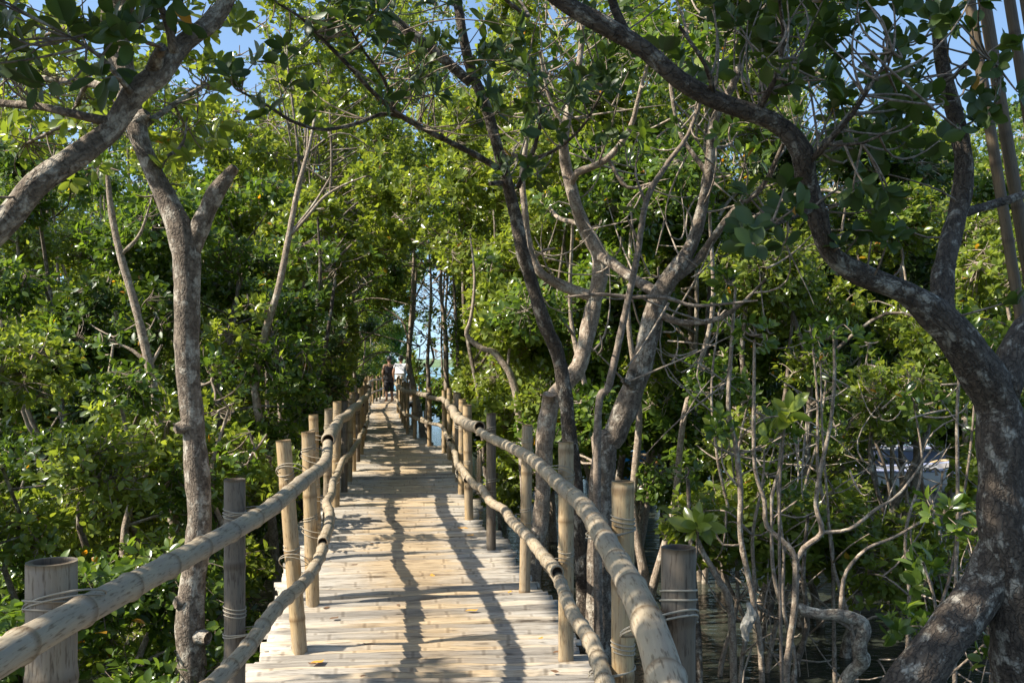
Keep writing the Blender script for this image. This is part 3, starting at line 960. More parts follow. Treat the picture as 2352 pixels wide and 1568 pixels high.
# slim pale trees on the left
hero('mangrove_tree', 'slim pale speckled trunk leaning left behind the tall forked trunk', [
    [(420, 1650, 8, 30), (395, 1150, 8, 24), (370, 1000, 8, 22), (345, 850, 8, 20), (310, 700, 8, 18), (275, 580, 8, 16), (255, 480, 8, 14), (245, 380, 8, 9)],
    [(345, 840, 8, 11), (305, 805, 8, 8), (272, 790, 8, 5)], [(342, 845, 8, 10), (372, 792, 8, 6)], [(278, 585, 8, 10), (320, 540, 8, 8), (345, 470, 8, 5)]],
    BARK_PALE, 31, clumps=[(240, 380, 8, 90), (350, 450, 8.2, 80), (250, 780, 8.2, 60)], leaf=.09, seg=10)
hero('mangrove_tree', 'slender tan trunk fanning into bare pale twigs in the left thicket', [
    [(650, 1500, 10, 24), (612, 1060, 10, 20), (590, 930, 10, 19), (588, 860, 10, 18), (610, 760, 10, 17), (640, 660, 10, 15), (662, 550, 10, 14), (685, 430, 10, 11), (712, 330, 10, 8), (730, 230, 10, 5)],
    [(662, 545, 10, 9), (700, 505, 10, 8), (742, 455, 10, 7), (790, 425, 10, 5), (840, 405, 10, 3)], [(680, 470, 10, 8), (703, 360, 10, 6), (708, 290, 10, 4)],
    [(664, 540, 10, 7), (720, 470, 10, 6), (760, 405, 10, 4)], [(590, 905, 10, 9), (560, 850, 10, 7), (540, 800, 10, 5)]],
    BARK_PALE, 37, clumps=[(530, 770, 9.8, 60), (570, 700, 9.9, 50), (500, 810, 9.8, 45), (735, 250, 10.2, 60)], leaf=.085, mat=LEAF_LIGHT, seg=10, dens=90)
hero('mangrove_tree', 'dark forked trunk rising from the shade beside the left railing', [
    [(690, 1350, 11.5, 30), (688, 1010, 11.5, 22), (700, 930, 11.5, 18), (735, 850, 11.5, 12), (752, 770, 11.5, 9), (770, 640, 11.5, 7)],
    [(690, 1000, 11.5, 16), (660, 900, 11.5, 11), (620, 800, 11.5, 8)], [(700, 940, 11.5, 13), (716, 800, 11.5, 10), (735, 640, 11.5, 8), (730, 500, 11.5, 5)]],
    BARK_DARK, 41, clumps=[(770, 620, 11.8, 100), (700, 560, 12, 100), (630, 700, 12, 80)], leaf=.10, seg=10)

# right side heroes
hero('mangrove_tree', 'thin dark trunk leaning left over the walkway, behind the right railing', [
    [(1350, 1800, 7, 46), (1342, 1400, 7, 38), (1330, 1200, 7, 36), (1308, 1000, 7, 34), (1297, 900, 7, 33), (1280, 810, 7, 33), (1250, 740, 6.9, 33), (1222, 650, 6.9, 31), (1200, 580, 6.8, 31),
     (1185, 500, 6.8, 29), (1165, 420, 6.7, 28), (1140, 330, 6.6, 26), (1115, 240, 6.5, 24), (1085, 170, 6.5, 24), (1065, 90, 6.4, 22), (1050, 0, 6.4, 20), (1030, -120, 6.4, 16)],
    [(1165, 400, 6.7, 17), (1090, 355, 6.4, 14), (1000, 310, 6, 13), (930, 272, 5.6, 12), (870, 225, 5.3, 11), (800, 150, 5, 10), (745, 95, 4.9, 9), (690, 40, 4.8, 7), (640, 10, 4.8, 5)],
    [(930, 272, 5.6, 10), (880, 262, 5.5, 9), (815, 285, 5.3, 9), (740, 298, 5.1, 8), (670, 278, 5, 8), (610, 240, 4.9, 7), (555, 212, 4.8, 5)],
    [(1080, 190, 6.5, 22), (1010, 128, 6.5, 24), (945, 78, 6.5, 24), (905, 42, 6.5, 20), (850, -20, 6.5, 14)],
    [(905, 250, 5.5, 9), (880, 180, 5.4, 8), (830, 110, 5.2, 6), (790, 40, 5.1, 5)],
    [(1160, 420, 6.7, 16), (1125, 422, 6.6, 10)],
    [(1190, 430, 6.8, 12), (1230, 330, 6.6, 10), (1240, 250, 6.5, 8), (1200, 130, 6.3, 6)],
    [(1150, 350, 6.6, 10), (1240, 360, 6.2, 9), (1330, 300, 6, 7), (1390, 200, 5.8, 6)]],
    BARK_DARK, 43, clumps=[(1030, -200, 6.2, 150), (900, -150, 6.2, 130), (700, -130, 5.2, 130), (-1.9, 4.6, 3.9, 0.48), (-1.2, 5.6, 4.3, 0.56), (-.3, 5.0, 4.2, 0.52), (.5, 6.0, 4.6, 0.56), (-2.0, 6.8, 4.9, 0.56), (-.8, 7.4, 4.9, 0.60), (.2, 8.0, 5.2, 0.60), (-1.6, 8.8, 5.5, 0.64), (-.4, 9.6, 5.7, 0.64), (.6, 7.0, 5.0, 0.56)], leaf=.10, mat=LEAF_DARK, kk=8,  # clumps above the walkway added out of view to block sky light
    boxes=[(620, 900, -30, 120, 4.6, 5.3, 20), (640, 900, 120, 260, 4.7, 5.6, 9), (900, 1150, -30, 260, 5.2, 6.4, 34), (1100, 1420, -20, 330, 5.2, 6.6, 42), (1130, 1250, 330, 420, 5.6, 6.4, 6)],
    pts=[(545, 190, 4.8), (530, 170, 4.75), (605, 255, 4.85), (590, 140, 4.8), (505, 165, 4.75), (640, 60, 4.8), (660, 200, 5)])
hero('mangrove_tree', 'pale lichened trunk that bends and forks, its arms framed by green, behind the right railing', [
    [(1200, 1750, 7.5, 60), (1222, 1320, 7.5, 46), (1241, 1200, 7.5, 38), (1248, 1100, 7.5, 38), (1252, 1000, 7.5, 44), (1268, 920, 7.5, 40), (1300, 880, 7.5, 38), (1330, 840, 7.5, 38), (1350, 760, 7.5, 37),
     (1368, 680, 7.5, 36), (1380, 600, 7.5, 38), (1345, 530, 7.5, 32), (1320, 460, 7.4, 28), (1302, 390, 7.4, 26), (1295, 320, 7.3, 23), (1310, 240, 7.3, 18), (1330, 150, 7.2, 14), (1340, 40, 7.2, 10)],
    [(1362, 682, 7.5, 28), (1290, 655, 7.5, 24), (1240, 625, 7.4, 20), (1215, 570, 7.4, 18), (1205, 480, 7.3, 16), (1200, 400, 7.3, 14), (1215, 290, 7.2, 9)],
    [(1312, 430, 7.4, 16), (1325, 398, 7.3, 17), (1390, 368, 7.2, 16), (1445, 300, 7.1, 13), (1470, 210, 7, 10), (1500, 100, 7, 7)],
    [(1400, 370, 7.2, 9), (1440, 430, 7.2, 8), (1500, 420, 7.2, 6)], [(1215, 600, 7.4, 9), (1250, 575, 7.4, 7), (1275, 570, 7.4, 5)],
    [(1297, 300, 7.3, 10), (1260, 220, 7.3, 8), (1240, 120, 7.2, 6)], [(1258, 945, 7.5, 34), (1262, 905, 7.45, 34)]],
    BARK_PALE, 47, clumps=[(1330, 40, 7.6, 110), (1230, 200, 7.8, 90), (1490, 120, 7.6, 110), (1260, 470, 8.2, 60)], leaf=.09, dens=50, bare=22, twig_mat=TWIG_PALE)
hero('mangrove_tree', 'stout grey trunk forking wide at head height, right of the pale bent trunk', [
    [(1370, 1850, 6.7, 66), (1383, 1100, 6.7, 58), (1412, 1000, 6.7, 56), (1440, 930, 6.7, 54), (1470, 850, 6.7, 52), (1495, 750, 6.7, 48), (1510, 690, 6.7, 46), (1545, 630, 6.7, 40), (1585, 570, 6.7, 32),
     (1610, 490, 6.7, 28), (1630, 380, 6.7, 25), (1640, 280, 6.6, 22), (1690, 180, 6.5, 17), (1720, 60, 6.4, 12)],
    [(1512, 674, 6.75, 28), (1455, 640, 7, 24), (1400, 600, 7.25, 24), (1380, 590, 7.45, 22)],
    [(1530, 652, 6.7, 28), (1600, 600, 6.7, 22), (1640, 545, 6.6, 19), (1690, 480, 6.5, 16), (1750, 430, 6.4, 13), (1800, 330, 6.2, 9)],
    [(1505, 715, 6.7, 22), (1560, 740, 6.6, 16), (1640, 735, 6.5, 12), (1700, 700, 6.4, 9), (1760, 640, 6.3, 6)],
    [(1625, 400, 6.7, 13), (1560, 300, 6.8, 10), (1540, 180, 6.8, 7)], [(1455, 890, 6.65, 20), (1430, 872, 6.5, 12)]],
    BARK, 53, clumps=[(1700, 80, 6.8, 120), (1560, 150, 7, 110), (1800, 320, 6.6, 80), (1680, 330, 7, 90), (1.4, 6.0, 4.5, .5), (2.0, 7.2, 4.9, .5), (2.6, 6.0, 4.5, .5)], leaf=.09, dens=55, bare=30, twig_mat=TWIG_PALE, knots=[(1452, 850, 6.6, .03)])  # last three clumps added above the frame to cut sky light
hero('mangrove_tree', 'thin straight reddish stem standing in front of the stout forked trunk', [
    [(1380, 1800, 6.1, 24), (1372, 1000, 6.1, 18), (1400, 880, 6.1, 18), (1440, 700, 6.1, 16), (1465, 580, 6.1, 15), (1485, 460, 6.1, 14), (1530, 380, 6.1, 13), (1580, 310, 6.1, 10), (1620, 200, 6.1, 7)],
    [(1300, 682, 6.1, 5), (1380, 676, 6.1, 8), (1445, 682, 6.1, 9)], [(1445, 682, 6.1, 10), (1530, 684, 6.1, 9), (1600, 702, 6.1, 8), (1740, 690, 6.0, 4)],
    [(1470, 560, 6.1, 8), (1440, 500, 6.1, 5)], [(1485, 470, 6.1, 8), (1460, 400, 6.1, 5), (1470, 330, 6.1, 4)]],
    TWIG, 59, boxes=[(1540, 1680, 130, 330, 5.8, 6.4, 8), (1380, 1480, 300, 480, 5.9, 6.3, 4)], leaf=.09, seg=10)

# massive dark limb at the right
hero('mangrove_tree', 'massive dark gnarled tree whose long limb arches over the walkway and the thin stems', [
    [(2440, 2500, 4.4, 190), (2360, 1650, 4.3, 140), (2320, 1300, 4.2, 112), (2300, 1150, 4.2, 104), (2300, 1000, 4.2, 100), (2288, 920, 4.2, 96), (2230, 820, 4.1, 88), (2160, 735, 4, 74),
     (2080, 672, 3.95, 60), (1980, 632, 3.9, 52), (1905, 580, 3.85, 48), (1878, 500, 3.8, 47), (1852, 420, 3.8, 48), (1842, 350, 3.7, 50), (1800, 296, 3.7, 47), (1740, 264, 3.65, 45),
     (1640, 228, 3.6, 42), (1560, 184, 3.55, 40), (1480, 115, 3.5, 38), (1400, 65, 3.45, 42), (1300, 10, 3.4, 38), (1220, -50, 3.4, 34), (1050, -200, 3.3, 24)],
    [(1900, 2000, 3.9, 130), (2000, 1720, 3.95, 115), (2100, 1560, 4, 108), (2180, 1450, 4.1, 100), (2260, 1350, 4.2, 96), (2310, 1240, 4.2, 100)],
    [(2165, 735, 4, 56), (2165, 640, 4.1, 50), (2180, 560, 4.2, 46), (2205, 470, 4.3, 42), (2215, 380, 4.3, 42), (2195, 270, 4.3, 36), (2170, 180, 4.3, 34), (2155, 70, 4.3, 30), (2130, -60, 4.3, 26), (2100, -250, 4.3, 20)],
    [(2205, 490, 4.3, 26), (2260, 475, 4.4, 22), (2370, 440, 4.5, 20), (2480, 380, 4.6, 16)],
    [(2300, 900, 4.2, 80), (2340, 790, 4.3, 70), (2420, 690, 4.4, 60), (2560, 480, 4.5, 44)],
    [(1440, 80, 3.48, 24), (1412, 20, 3.45, 22), (1390, -60, 3.4, 20)],
    [(1850, 380, 3.75, 18), (1900, 330, 3.6, 14), (1960, 260, 3.5, 11), (2010, 180, 3.4, 8), (2050, 120, 3.4, 5)],
    [(1740, 255, 3.65, 16), (1780, 180, 3.5, 13), (1800, 90, 3.4, 10), (1790, 0, 3.3, 8)],
    [(1870, 480, 3.8, 14), (1820, 500, 3.6, 10), (1770, 520, 3.45, 8), (1740, 540, 3.4, 5)],
    [(1640, 220, 3.6, 14), (1620, 150, 3.45, 11), (1560, 60, 3.4, 8)],
    [(1900, 330, 3.6, 9), (1980, 330, 3.5, 7), (2060, 290, 3.4, 5)],
    [(2170, 200, 4.3, 12), (2240, 130, 4.2, 9), (2290, 150, 4.1, 6)]],
    BARK_DARK, 61, clumps=[(.2, 3.1, 3.7, .5), (-.5, 3.2, 3.95, .55), (1.1, 3.2, 3.6, .5), (.5, 2.2, 3.7, .55), (-.6, 2.2, 4.0, .5), (2.8, 4.0, 3.9, .7), (-.2, 4.2, 4.4, .6), (1.5, 4.6, 4.5, .6)],  # unseen overhead clumps, put in to shade the near leaves and limb
    boxes=[(1500, 1720, -40, 180, 3.6, 4.3, 16), (1720, 1900, -40, 210, 3.3, 4.2, 28), (1880, 2080, -40, 160, 3.4, 4.2, 18), (1890, 2080, 160, 480, 3.5, 4.3, 22), (1650, 1830, 420, 580, 3.2, 3.7, 11), (1930, 2080, 430, 580, 3.5, 4.1, 10),
           (2040, 2260, -20, 330, 3.6, 4.4, 34), (2240, 2380, 60, 240, 3.8, 4.3, 6)],
    leaf=.075, T=T_ROUND, mat=LEAF_DARK, kk=7, seg=20, rough=.14, dens=70, pts=[(2290, 150, 4.1), (2330, 690, 3.9), (2095, 235, 3.6), (2270, 260, 4.1)])

# thin stems over the water at the right
STEMS = [
    ('slender pale straight stem with short side twigs, rising from the water past the railing',
     [[(1752, 1900, 6.5, 18), (1749, 1534, 6.5, 14), (1731, 1383, 6.5, 13), (1701, 1233, 6.5, 13), (1701, 1133, 6.5, 13), (1691, 1032, 6.5, 12), (1673, 932, 6.5, 11), (1681, 782, 6.5, 9), (1690, 650, 6.5, 6)],
      [(1691, 1040, 6.5, 6), (1655, 1010, 6.5, 5), (1640, 1000, 6.5, 3)], [(1693, 1042, 6.5, 6), (1750, 1028, 6.5, 5), (1800, 1000, 6.5, 3)], [(1703, 1250, 6.5, 5), (1660, 1250, 6.5, 5), (1640, 1215, 6.5, 4)],
      [(1700, 1120, 6.5, 6), (1665, 1080, 6.5, 5), (1657, 1040, 6.5, 4), (1662, 990, 6.5, 3)]], BARK_PALE, [(1670, 650, 6.5, 40), (1650, 980, 6.5, 24)]),
    ('twin-kinked pale stem growing beside the drooping broken bough',
     [[(1800, 1900, 6.3, 24), (1806, 1560, 6.3, 16), (1824, 1405, 6.3, 15), (1828, 1310, 6.3, 15), (1818, 1262, 6.3, 13), (1762, 1208, 6.3, 11), (1756, 1150, 6.3, 10), (1735, 1080, 6.3, 9), (1731, 985, 6.3, 9), (1732, 880, 6.3, 8), (1733, 780, 6.3, 6)],
      [(1824, 1300, 6.3, 13), (1846, 1258, 6.3, 13), (1888, 1222, 6.3, 13), (1874, 1160, 6.3, 11), (1886, 1072, 6.3, 10), (1906, 982, 6.3, 9), (1916, 880, 6.3, 8), (1915, 760, 6.3, 6)],
      [(1888, 1222, 6.3, 9), (1950, 1215, 6.3, 9), (2010, 1170, 6.3, 8), (2067, 1132, 6.3, 7), (2140, 1032, 6.3, 5)],
      [(1790, 1380, 6.3, 9), (1775, 1300, 6.3, 9), (1772, 1190, 6.3, 8), (1775, 1130, 6.3, 8), (1800, 1050, 6.3, 5)], [(1777, 1188, 6.3, 6), (1830, 1150, 6.3, 4)]], BARK_PALE, [(1735, 770, 6.3, 50), (1915, 760, 6.4, 55)]),
    ('thin upright stem crossing the white boat, left of the massive gnarled tree',
     [[(2190, 1900, 6, 12), (2195, 1360, 6, 9), (2200, 1180, 6, 9), (2198, 980, 6, 8), (2203, 840, 6, 6), (2205, 740, 6, 4)], [(2199, 1180, 6, 5), (2170, 1140, 6, 4)], [(2199, 1183, 6, 5), (2250, 1170, 6, 3)]], BARK_PALE, [(2205, 740, 6, 40)]),
    ('short dark-footed stem at the water just beyond the last railing post',
     [[(1605, 1700, 7.2, 22), (1605, 1520, 7.2, 19), (1598, 1400, 7.2, 16), (1592, 1300, 7.2, 14), (1585, 1225, 7.2, 12), (1580, 1100, 7.2, 9)], [(1600, 1450, 7.2, 8), (1575, 1380, 7.2, 6)]], BARK, [(1580, 1090, 7.3, 40)]),
    ('arching tan stem bowing left to right over the dark water',
     [[(1690, 1800, 7, 20), (1680, 1420, 7, 17), (1650, 1330, 7, 15), (1610, 1260, 7, 13), (1596, 1215, 7, 9)], [(1596, 1225, 7, 8), (1605, 1215, 6.8, 5)]], BARK_PALE, [(1600, 1210, 6.9, 30)]),
    ('curved thin stem sweeping up to the right above the broken bough',
     [[(1932, 1400, 6.2, 12), (1935, 1350, 6.2, 10), (1945, 1310, 6.2, 9), (1990, 1260, 6.2, 8), (2060, 1230, 6.2, 7), (2160, 1170, 6.2, 5)]], BARK_PALE, [(2120, 1290, 6.3, 35)]),
    ('leaning dark trunk in the shade between the thin stems and the gnarled tree',
     [[(1880, 1850, 8, 34), (1960, 1420, 8, 26), (2010, 1280, 8, 22), (2060, 1150, 8, 18), (2120, 1020, 8, 14), (2150, 900, 8, 10)], [(2040, 1200, 8, 12), (2000, 1060, 8, 10), (2010, 900, 8, 7)]], BARK, [(2150, 900, 8.2, 80), (2010, 890, 8.2, 70)]),
    ('tan trunk leaning left out over the water below the striped boat',
     [[(1700, 1700, 9, 26), (1740, 1420, 9, 20), (1762, 1340, 9, 18), (1800, 1250, 9, 15), (1800, 1100, 9, 11)], ], BARK_PALE, [(1800, 1000, 9.2, 80)]),
    ('leafy shoot growing at the foot of the massive gnarled tree, before its slanting root',
     [[(2200, 2300, 4.7, 14), (2180, 1700, 4.7, 10), (2150, 1400, 4.7, 8), (2120, 1290, 4.7, 6)], [(2160, 1450, 4.7, 6), (2240, 1330, 4.7, 5)], [(2170, 1560, 4.7, 6), (2260, 1480, 4.7, 5)]], BARK_PALE, [(2130, 1330, 4.8, 55), (2230, 1230, 5.2, 70), (2080, 1440, 5.0, 50), (2270, 1440, 4.5, 60), (2310, 1540, 4.4, 50), (2170, 1180, 5.4, 60)]),
    ('slim pale sapling with a sharp bend, behind the railing left of the thin dark trunk',
     [[(1215, 1300, 10.5, 22), (1190, 930, 10.5, 18), (1145, 820, 10.5, 16), (1104, 798, 10.5, 13), (1072, 768, 10.5, 11), (1082, 730, 10.5, 8), (1090, 640, 10.5, 6), (1080, 540, 10.5, 4)], [(1165, 850, 10.5, 9), (1170, 800, 10.5, 6)]], BARK_PALE, [(1090, 700, 10.8, 50), (1110, 620, 11, 60)]),
]
for k, (lab, limbs, bark, cl) in enumerate(STEMS):
    hero('mangrove_sapling', lab, limbs, bark, 70 + k, clumps=cl, leaf=.085, seg=9, cat='sapling', rough=.12, dens=55)

rs = np.random.default_rng(77)
for k in range(15):
    px, Y = rs.uniform(1640, 2260), rs.uniform(6.6, 9.5)
    yb = HOR + (H + 1.6) * F / Y
    top = rs.uniform(720, 1000)
    lean = rs.normal(0, 90)
    n = 7
    pl = [(px + lean * f + rs.normal(0, 14) * (0 < i), yb + (top - yb) * f, Y, (11 + 5 * rs.uniform()) * (1 - .7 * f)) for i, f in enumerate(np.linspace(0, 1, n))]
    limbs = [pl]
    for j in range(6):
        i = rs.integers(2, n - 1)
        a, b = pl[i], pl[min(i + 1, n - 1)]
        sg = rs.choice([-1, 1])
        ln = rs.uniform(40, 110)
        limbs.append([(a[0], a[1], Y, a[3] * .6), (a[0] + sg * ln * .5, a[1] - ln * rs.uniform(.1, .5), Y + rs.normal(0, .15), a[3] * .45), (a[0] + sg * ln, a[1] - ln * rs.uniform(.3, 1.1), Y + rs.normal(0, .25), 2.5)])
    hero('mangrove_sapling', 'thin bare twiggy stem in the tangle over the dark water', limbs, BARK_PALE if k % 3 else TWIG, 400 + k, clumps=[(pl[-1][0], pl[-1][1], Y, 45), (pl[-2][0] + 30, pl[-2][1], Y + .3, 35)],
         leaf=.08, seg=7, cat='sapling', group='thin twiggy stems over the water', rough=.12, dens=70, bare=5, twig_mat=TWIG_PALE)

# the rosette of big leaves by the water and another beside the stems
for k, (lab, limbs, ps) in enumerate([
    ('young seedling with one rosette of broad bright leaves, above the dark water', [[(1592, 1750, 6.0, 9), (1590, 1400, 6.0, 8), (1600, 1260, 6.0, 6), (1606, 1205, 6.0, 5)]], [(1606, 1205, 6.0), (1600, 1215, 5.98)]),
    ('young seedling with pale green upright leaves among the thin stems', [[(1800, 1800, 5.8, 9), (1790, 1200, 5.8, 7), (1800, 1000, 5.8, 6), (1806, 950, 5.8, 5)]], [(1806, 945, 5.8), (1800, 960, 5.75), (1765, 1010, 5.8)])]):
    hero('mangrove_seedling', lab, limbs, TWIG, 90 + k, pts=ps, leaf=.15, T=T_NEAR, mat=LEAF_LIGHT, kk=8, seg=7, cat='seedling')

# slim trunks at the far end, by the people and the sea
FAR = [
    ('pale leaning trunk in front of the people at the far end', [[(985, 1080, 21, 22), (962, 940, 21, 18), (948, 880, 21, 16), (938, 840, 21, 15), (941, 780, 21, 13), (947, 680, 21, 11), (952, 560, 21, 8)],
                                                                   [(940, 800, 21, 8), (925, 740, 21, 6), (880, 705, 21, 4)], [(946, 700, 21, 7), (975, 640, 21, 5)]]),
    ('brown trunk leaning right behind the people', [[(965, 960, 23, 20), (950, 890, 23, 17), (940, 820, 23, 13), (950, 720, 23, 10), (956, 620, 23, 8)]]),
    ('crooked thin trunk with an S-shaped fork against the sea', [[(980, 1010, 24, 16), (984, 870, 24, 13), (982, 830, 24, 11), (986, 760, 24, 9), (990, 660, 24, 8), (984, 560, 24, 5)], [(984, 845, 24, 8), (996, 825, 24, 7), (990, 790, 24, 6), (985, 740, 24, 5)]]),
    ('straight pale trunk at the right of the sea view', [[(1030, 990, 22, 20), (1025, 860, 22, 16), (1024, 780, 22, 15), (1018, 720, 22, 12), (1012, 650, 22, 10), (1020, 560, 22, 7)], [(1020, 740, 22, 7), (1042, 690, 22, 5), (1050, 620, 22, 4)]]),
    ('thin dark trunk beside the straight pale trunk near the sea', [[(1058, 1010, 20, 14), (1052, 880, 20, 11), (1050, 790, 20, 10), (1045, 700, 20, 9), (1040, 600, 20, 6)]])]
for k, (lab, limbs) in enumerate(FAR):
    limbs = [[(a, b, c, w * .75) for a, b, c, w in l] for l in limbs]
    hero('mangrove_tree', lab, limbs, BARK_PALE if k != 4 else BARK, 110 + k, clumps=[(limbs[0][-1][0], limbs[0][-1][1] - 20, limbs[0][-1][2], 70)], leaf=.10, seg=8, dens=26, T=T_MID)

# drooping broken bough by the water
mb = MB()
bp = spline(px_path([(1838, 1390, 6.1, 16), (1850, 1402, 6.1, 27), (1880, 1410, 6.05, 25), (1925, 1412, 6.0, 27), (1975, 1425, 6.0, 27), (1986, 1450, 6.0, 29), (1975, 1490, 6.05, 31), (1982, 1520, 6.1, 30), (1945, 1560, 6.2, 30), (1920, 1640, 6.3, 30), (1915, 1780, 6.4, 34)]), .02)
mb.tube(bp[:, :3], bp[:, 3], 16, True, .16, 5)
o = mb.build('dead_bough', BOUGH)
tag(o, 'bent broken bough crusted with pale lichen, drooping into the water at lower right', 'branch')
# bamboo poles standing at the right edge
POLES = [((2170, -350), (2372, 900), 30), ((2203, -350), (2407, 900), 34), ((2262, -350), (2464, 900), 30), ((2300, -350), (2502, 900), 32)]
PL = ['leftmost and slimmest of the tall brown bamboo poles at the right edge', 'second and thickest of the tall brown bamboo poles from the left, at the right edge',
      'third of the tall brown bamboo poles from the left, half cut by the right edge', 'rightmost of the tall brown bamboo poles at the right edge']
for k, (a, b, w) in enumerate(POLES):
    Y = 4.9 + .05 * k
    p0, p1 = at(a[0], a[1], Y), at(b[0], b[1], Y)
    d = p1 - p0
    p1 = p0 + d * ((p0[2] + 1.7) / (p0[2] - p1[2]))
    mb = MB()
    bamboo(mb, [p0, p1], w / 2 / F * Y * .82, 300 + k, 14, .36, .07, .02)
    tag(mb.build('bamboo_pole', BAM_POLE), PL[k], 'bamboo pole', 'bamboo poles standing at the right edge')


# ------------------------------------------------------------------ the thicket on both sides
def thicket_tree(x, y, top, width, seed, label, group, kind, low=-.6, dense=1.0):
    side_pale = x > 0
    r = np.random.default_rng(seed)
    far = y > 15
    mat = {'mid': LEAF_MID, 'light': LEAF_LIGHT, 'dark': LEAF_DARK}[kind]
    cx0 = x
    if LX(y) - .55 < x < RX(y) + .6:
        x = LX(y) - .6 if x < (LX(y) + RX(y)) / 2 else RX(y) + .65
    root = thing('mangrove_tree', (x, y, GROUND), label, 'tree', group)
    hgt = top - low
    n = int(max(8, 4.2 * width * hgt))
    C, R = [], []
    for j in range(n):
        f = (j + r.uniform(0, 1)) / n
        z = low + hgt * f ** .9
        env = (.55 + .75 * math.sin(math.pi * min(1, .15 + .8 * f))) * width
        a = r.uniform(0, 6.28)
        q = env * math.sqrt(r.uniform(0.05, 1))
        rr = r.uniform(.36, .62) * min(1.25, .6 + .2 * width)
        C.append([cx0 + q * math.cos(a), y + q * math.sin(a) * .85, min(z, top - rr * .8)])
        R.append(rr)
    C, R = np.array(C), np.array(R)
    yy = np.clip(C[:, 1], -3, 52)
    inwalk = (C[:, 0] > LX(yy) - .25) & (C[:, 0] < RX(yy) + .25) & (C[:, 2] < 3.0)
    C, R = C[~inwalk], R[~inwalk]
    # trunk: two or three stems that fork up through the crown
    mb = MB()
    allp = []
    for s in range(2 if r.uniform() < .5 else 3):
        a = r.uniform(0, 6.28)
        lean = r.uniform(.15, .6) * width
        b0 = np.array([x + .25 * math.cos(a), y + .25 * math.sin(a), -1.8])
        p = [np.append(b0, r.uniform(.035, .065))]
        m = 5
        for i in range(1, m + 1):
            f = i / m
            p.append(np.array([b0[0] + lean * math.cos(a) * f + r.normal(0, .10), b0[1] + lean * math.sin(a) * f + r.normal(0, .10), -1.8 + (low + hgt * .80 + 1.8) * f, p[0][3] * (1 - .72 * f)]))
        sp = spline(np.array(p), .15)
        mb.tube(sp[:, :3], sp[:, 3], 7, True, .08, seed + s)
        allp.append(sp)
    lp = np.vstack(allp)
    for c in C:
        cost = np.linalg.norm(lp[:, :3] - c, axis=1) + np.maximum(0, lp[:, 2] - c[2] + .1) * 1.5
        a = lp[cost.argmin()]
        dist = np.linalg.norm(a[:3] - c)
        mid = (a[:3] + c) / 2 + r.normal(0, .1, 3) * dist + np.array([0, 0, .28 * dist if dist > 1.2 else 0])
        w = min(a[3] * .75, .010 + .008 * dist)
        pp = spline(np.array([np.append(a[:3], w), np.append(mid, w * .75), np.append(c, w * .4)]), .15)
        mb.tube(pp[:, :3], pp[:, 3], 5, False, 0, seed)
    mb.build('trunk', BARK_PALE if r.uniform() < .5 else BARK, root)
    ln = .082 if y < 10 else .092 if y < 15 else .115 if y < 22 else .14
    per = (230 if y < 10 else 200 if y < 15 else 125 if y < 20 else 85) * dense
    nn = np.maximum(6, per * (R / .5) ** 2).astype(int)
    foliage(root, C, R, nn, 7, ln, T_MID if y < 9.5 else T_MID2 if y < 16 else T_FAR, mat, r, 1, .75 if not far else .35, TWIG_PALE if side_pale else None, .0048 if not far else .006, run=(.4, 1.6, 2.2)[seed % 3])


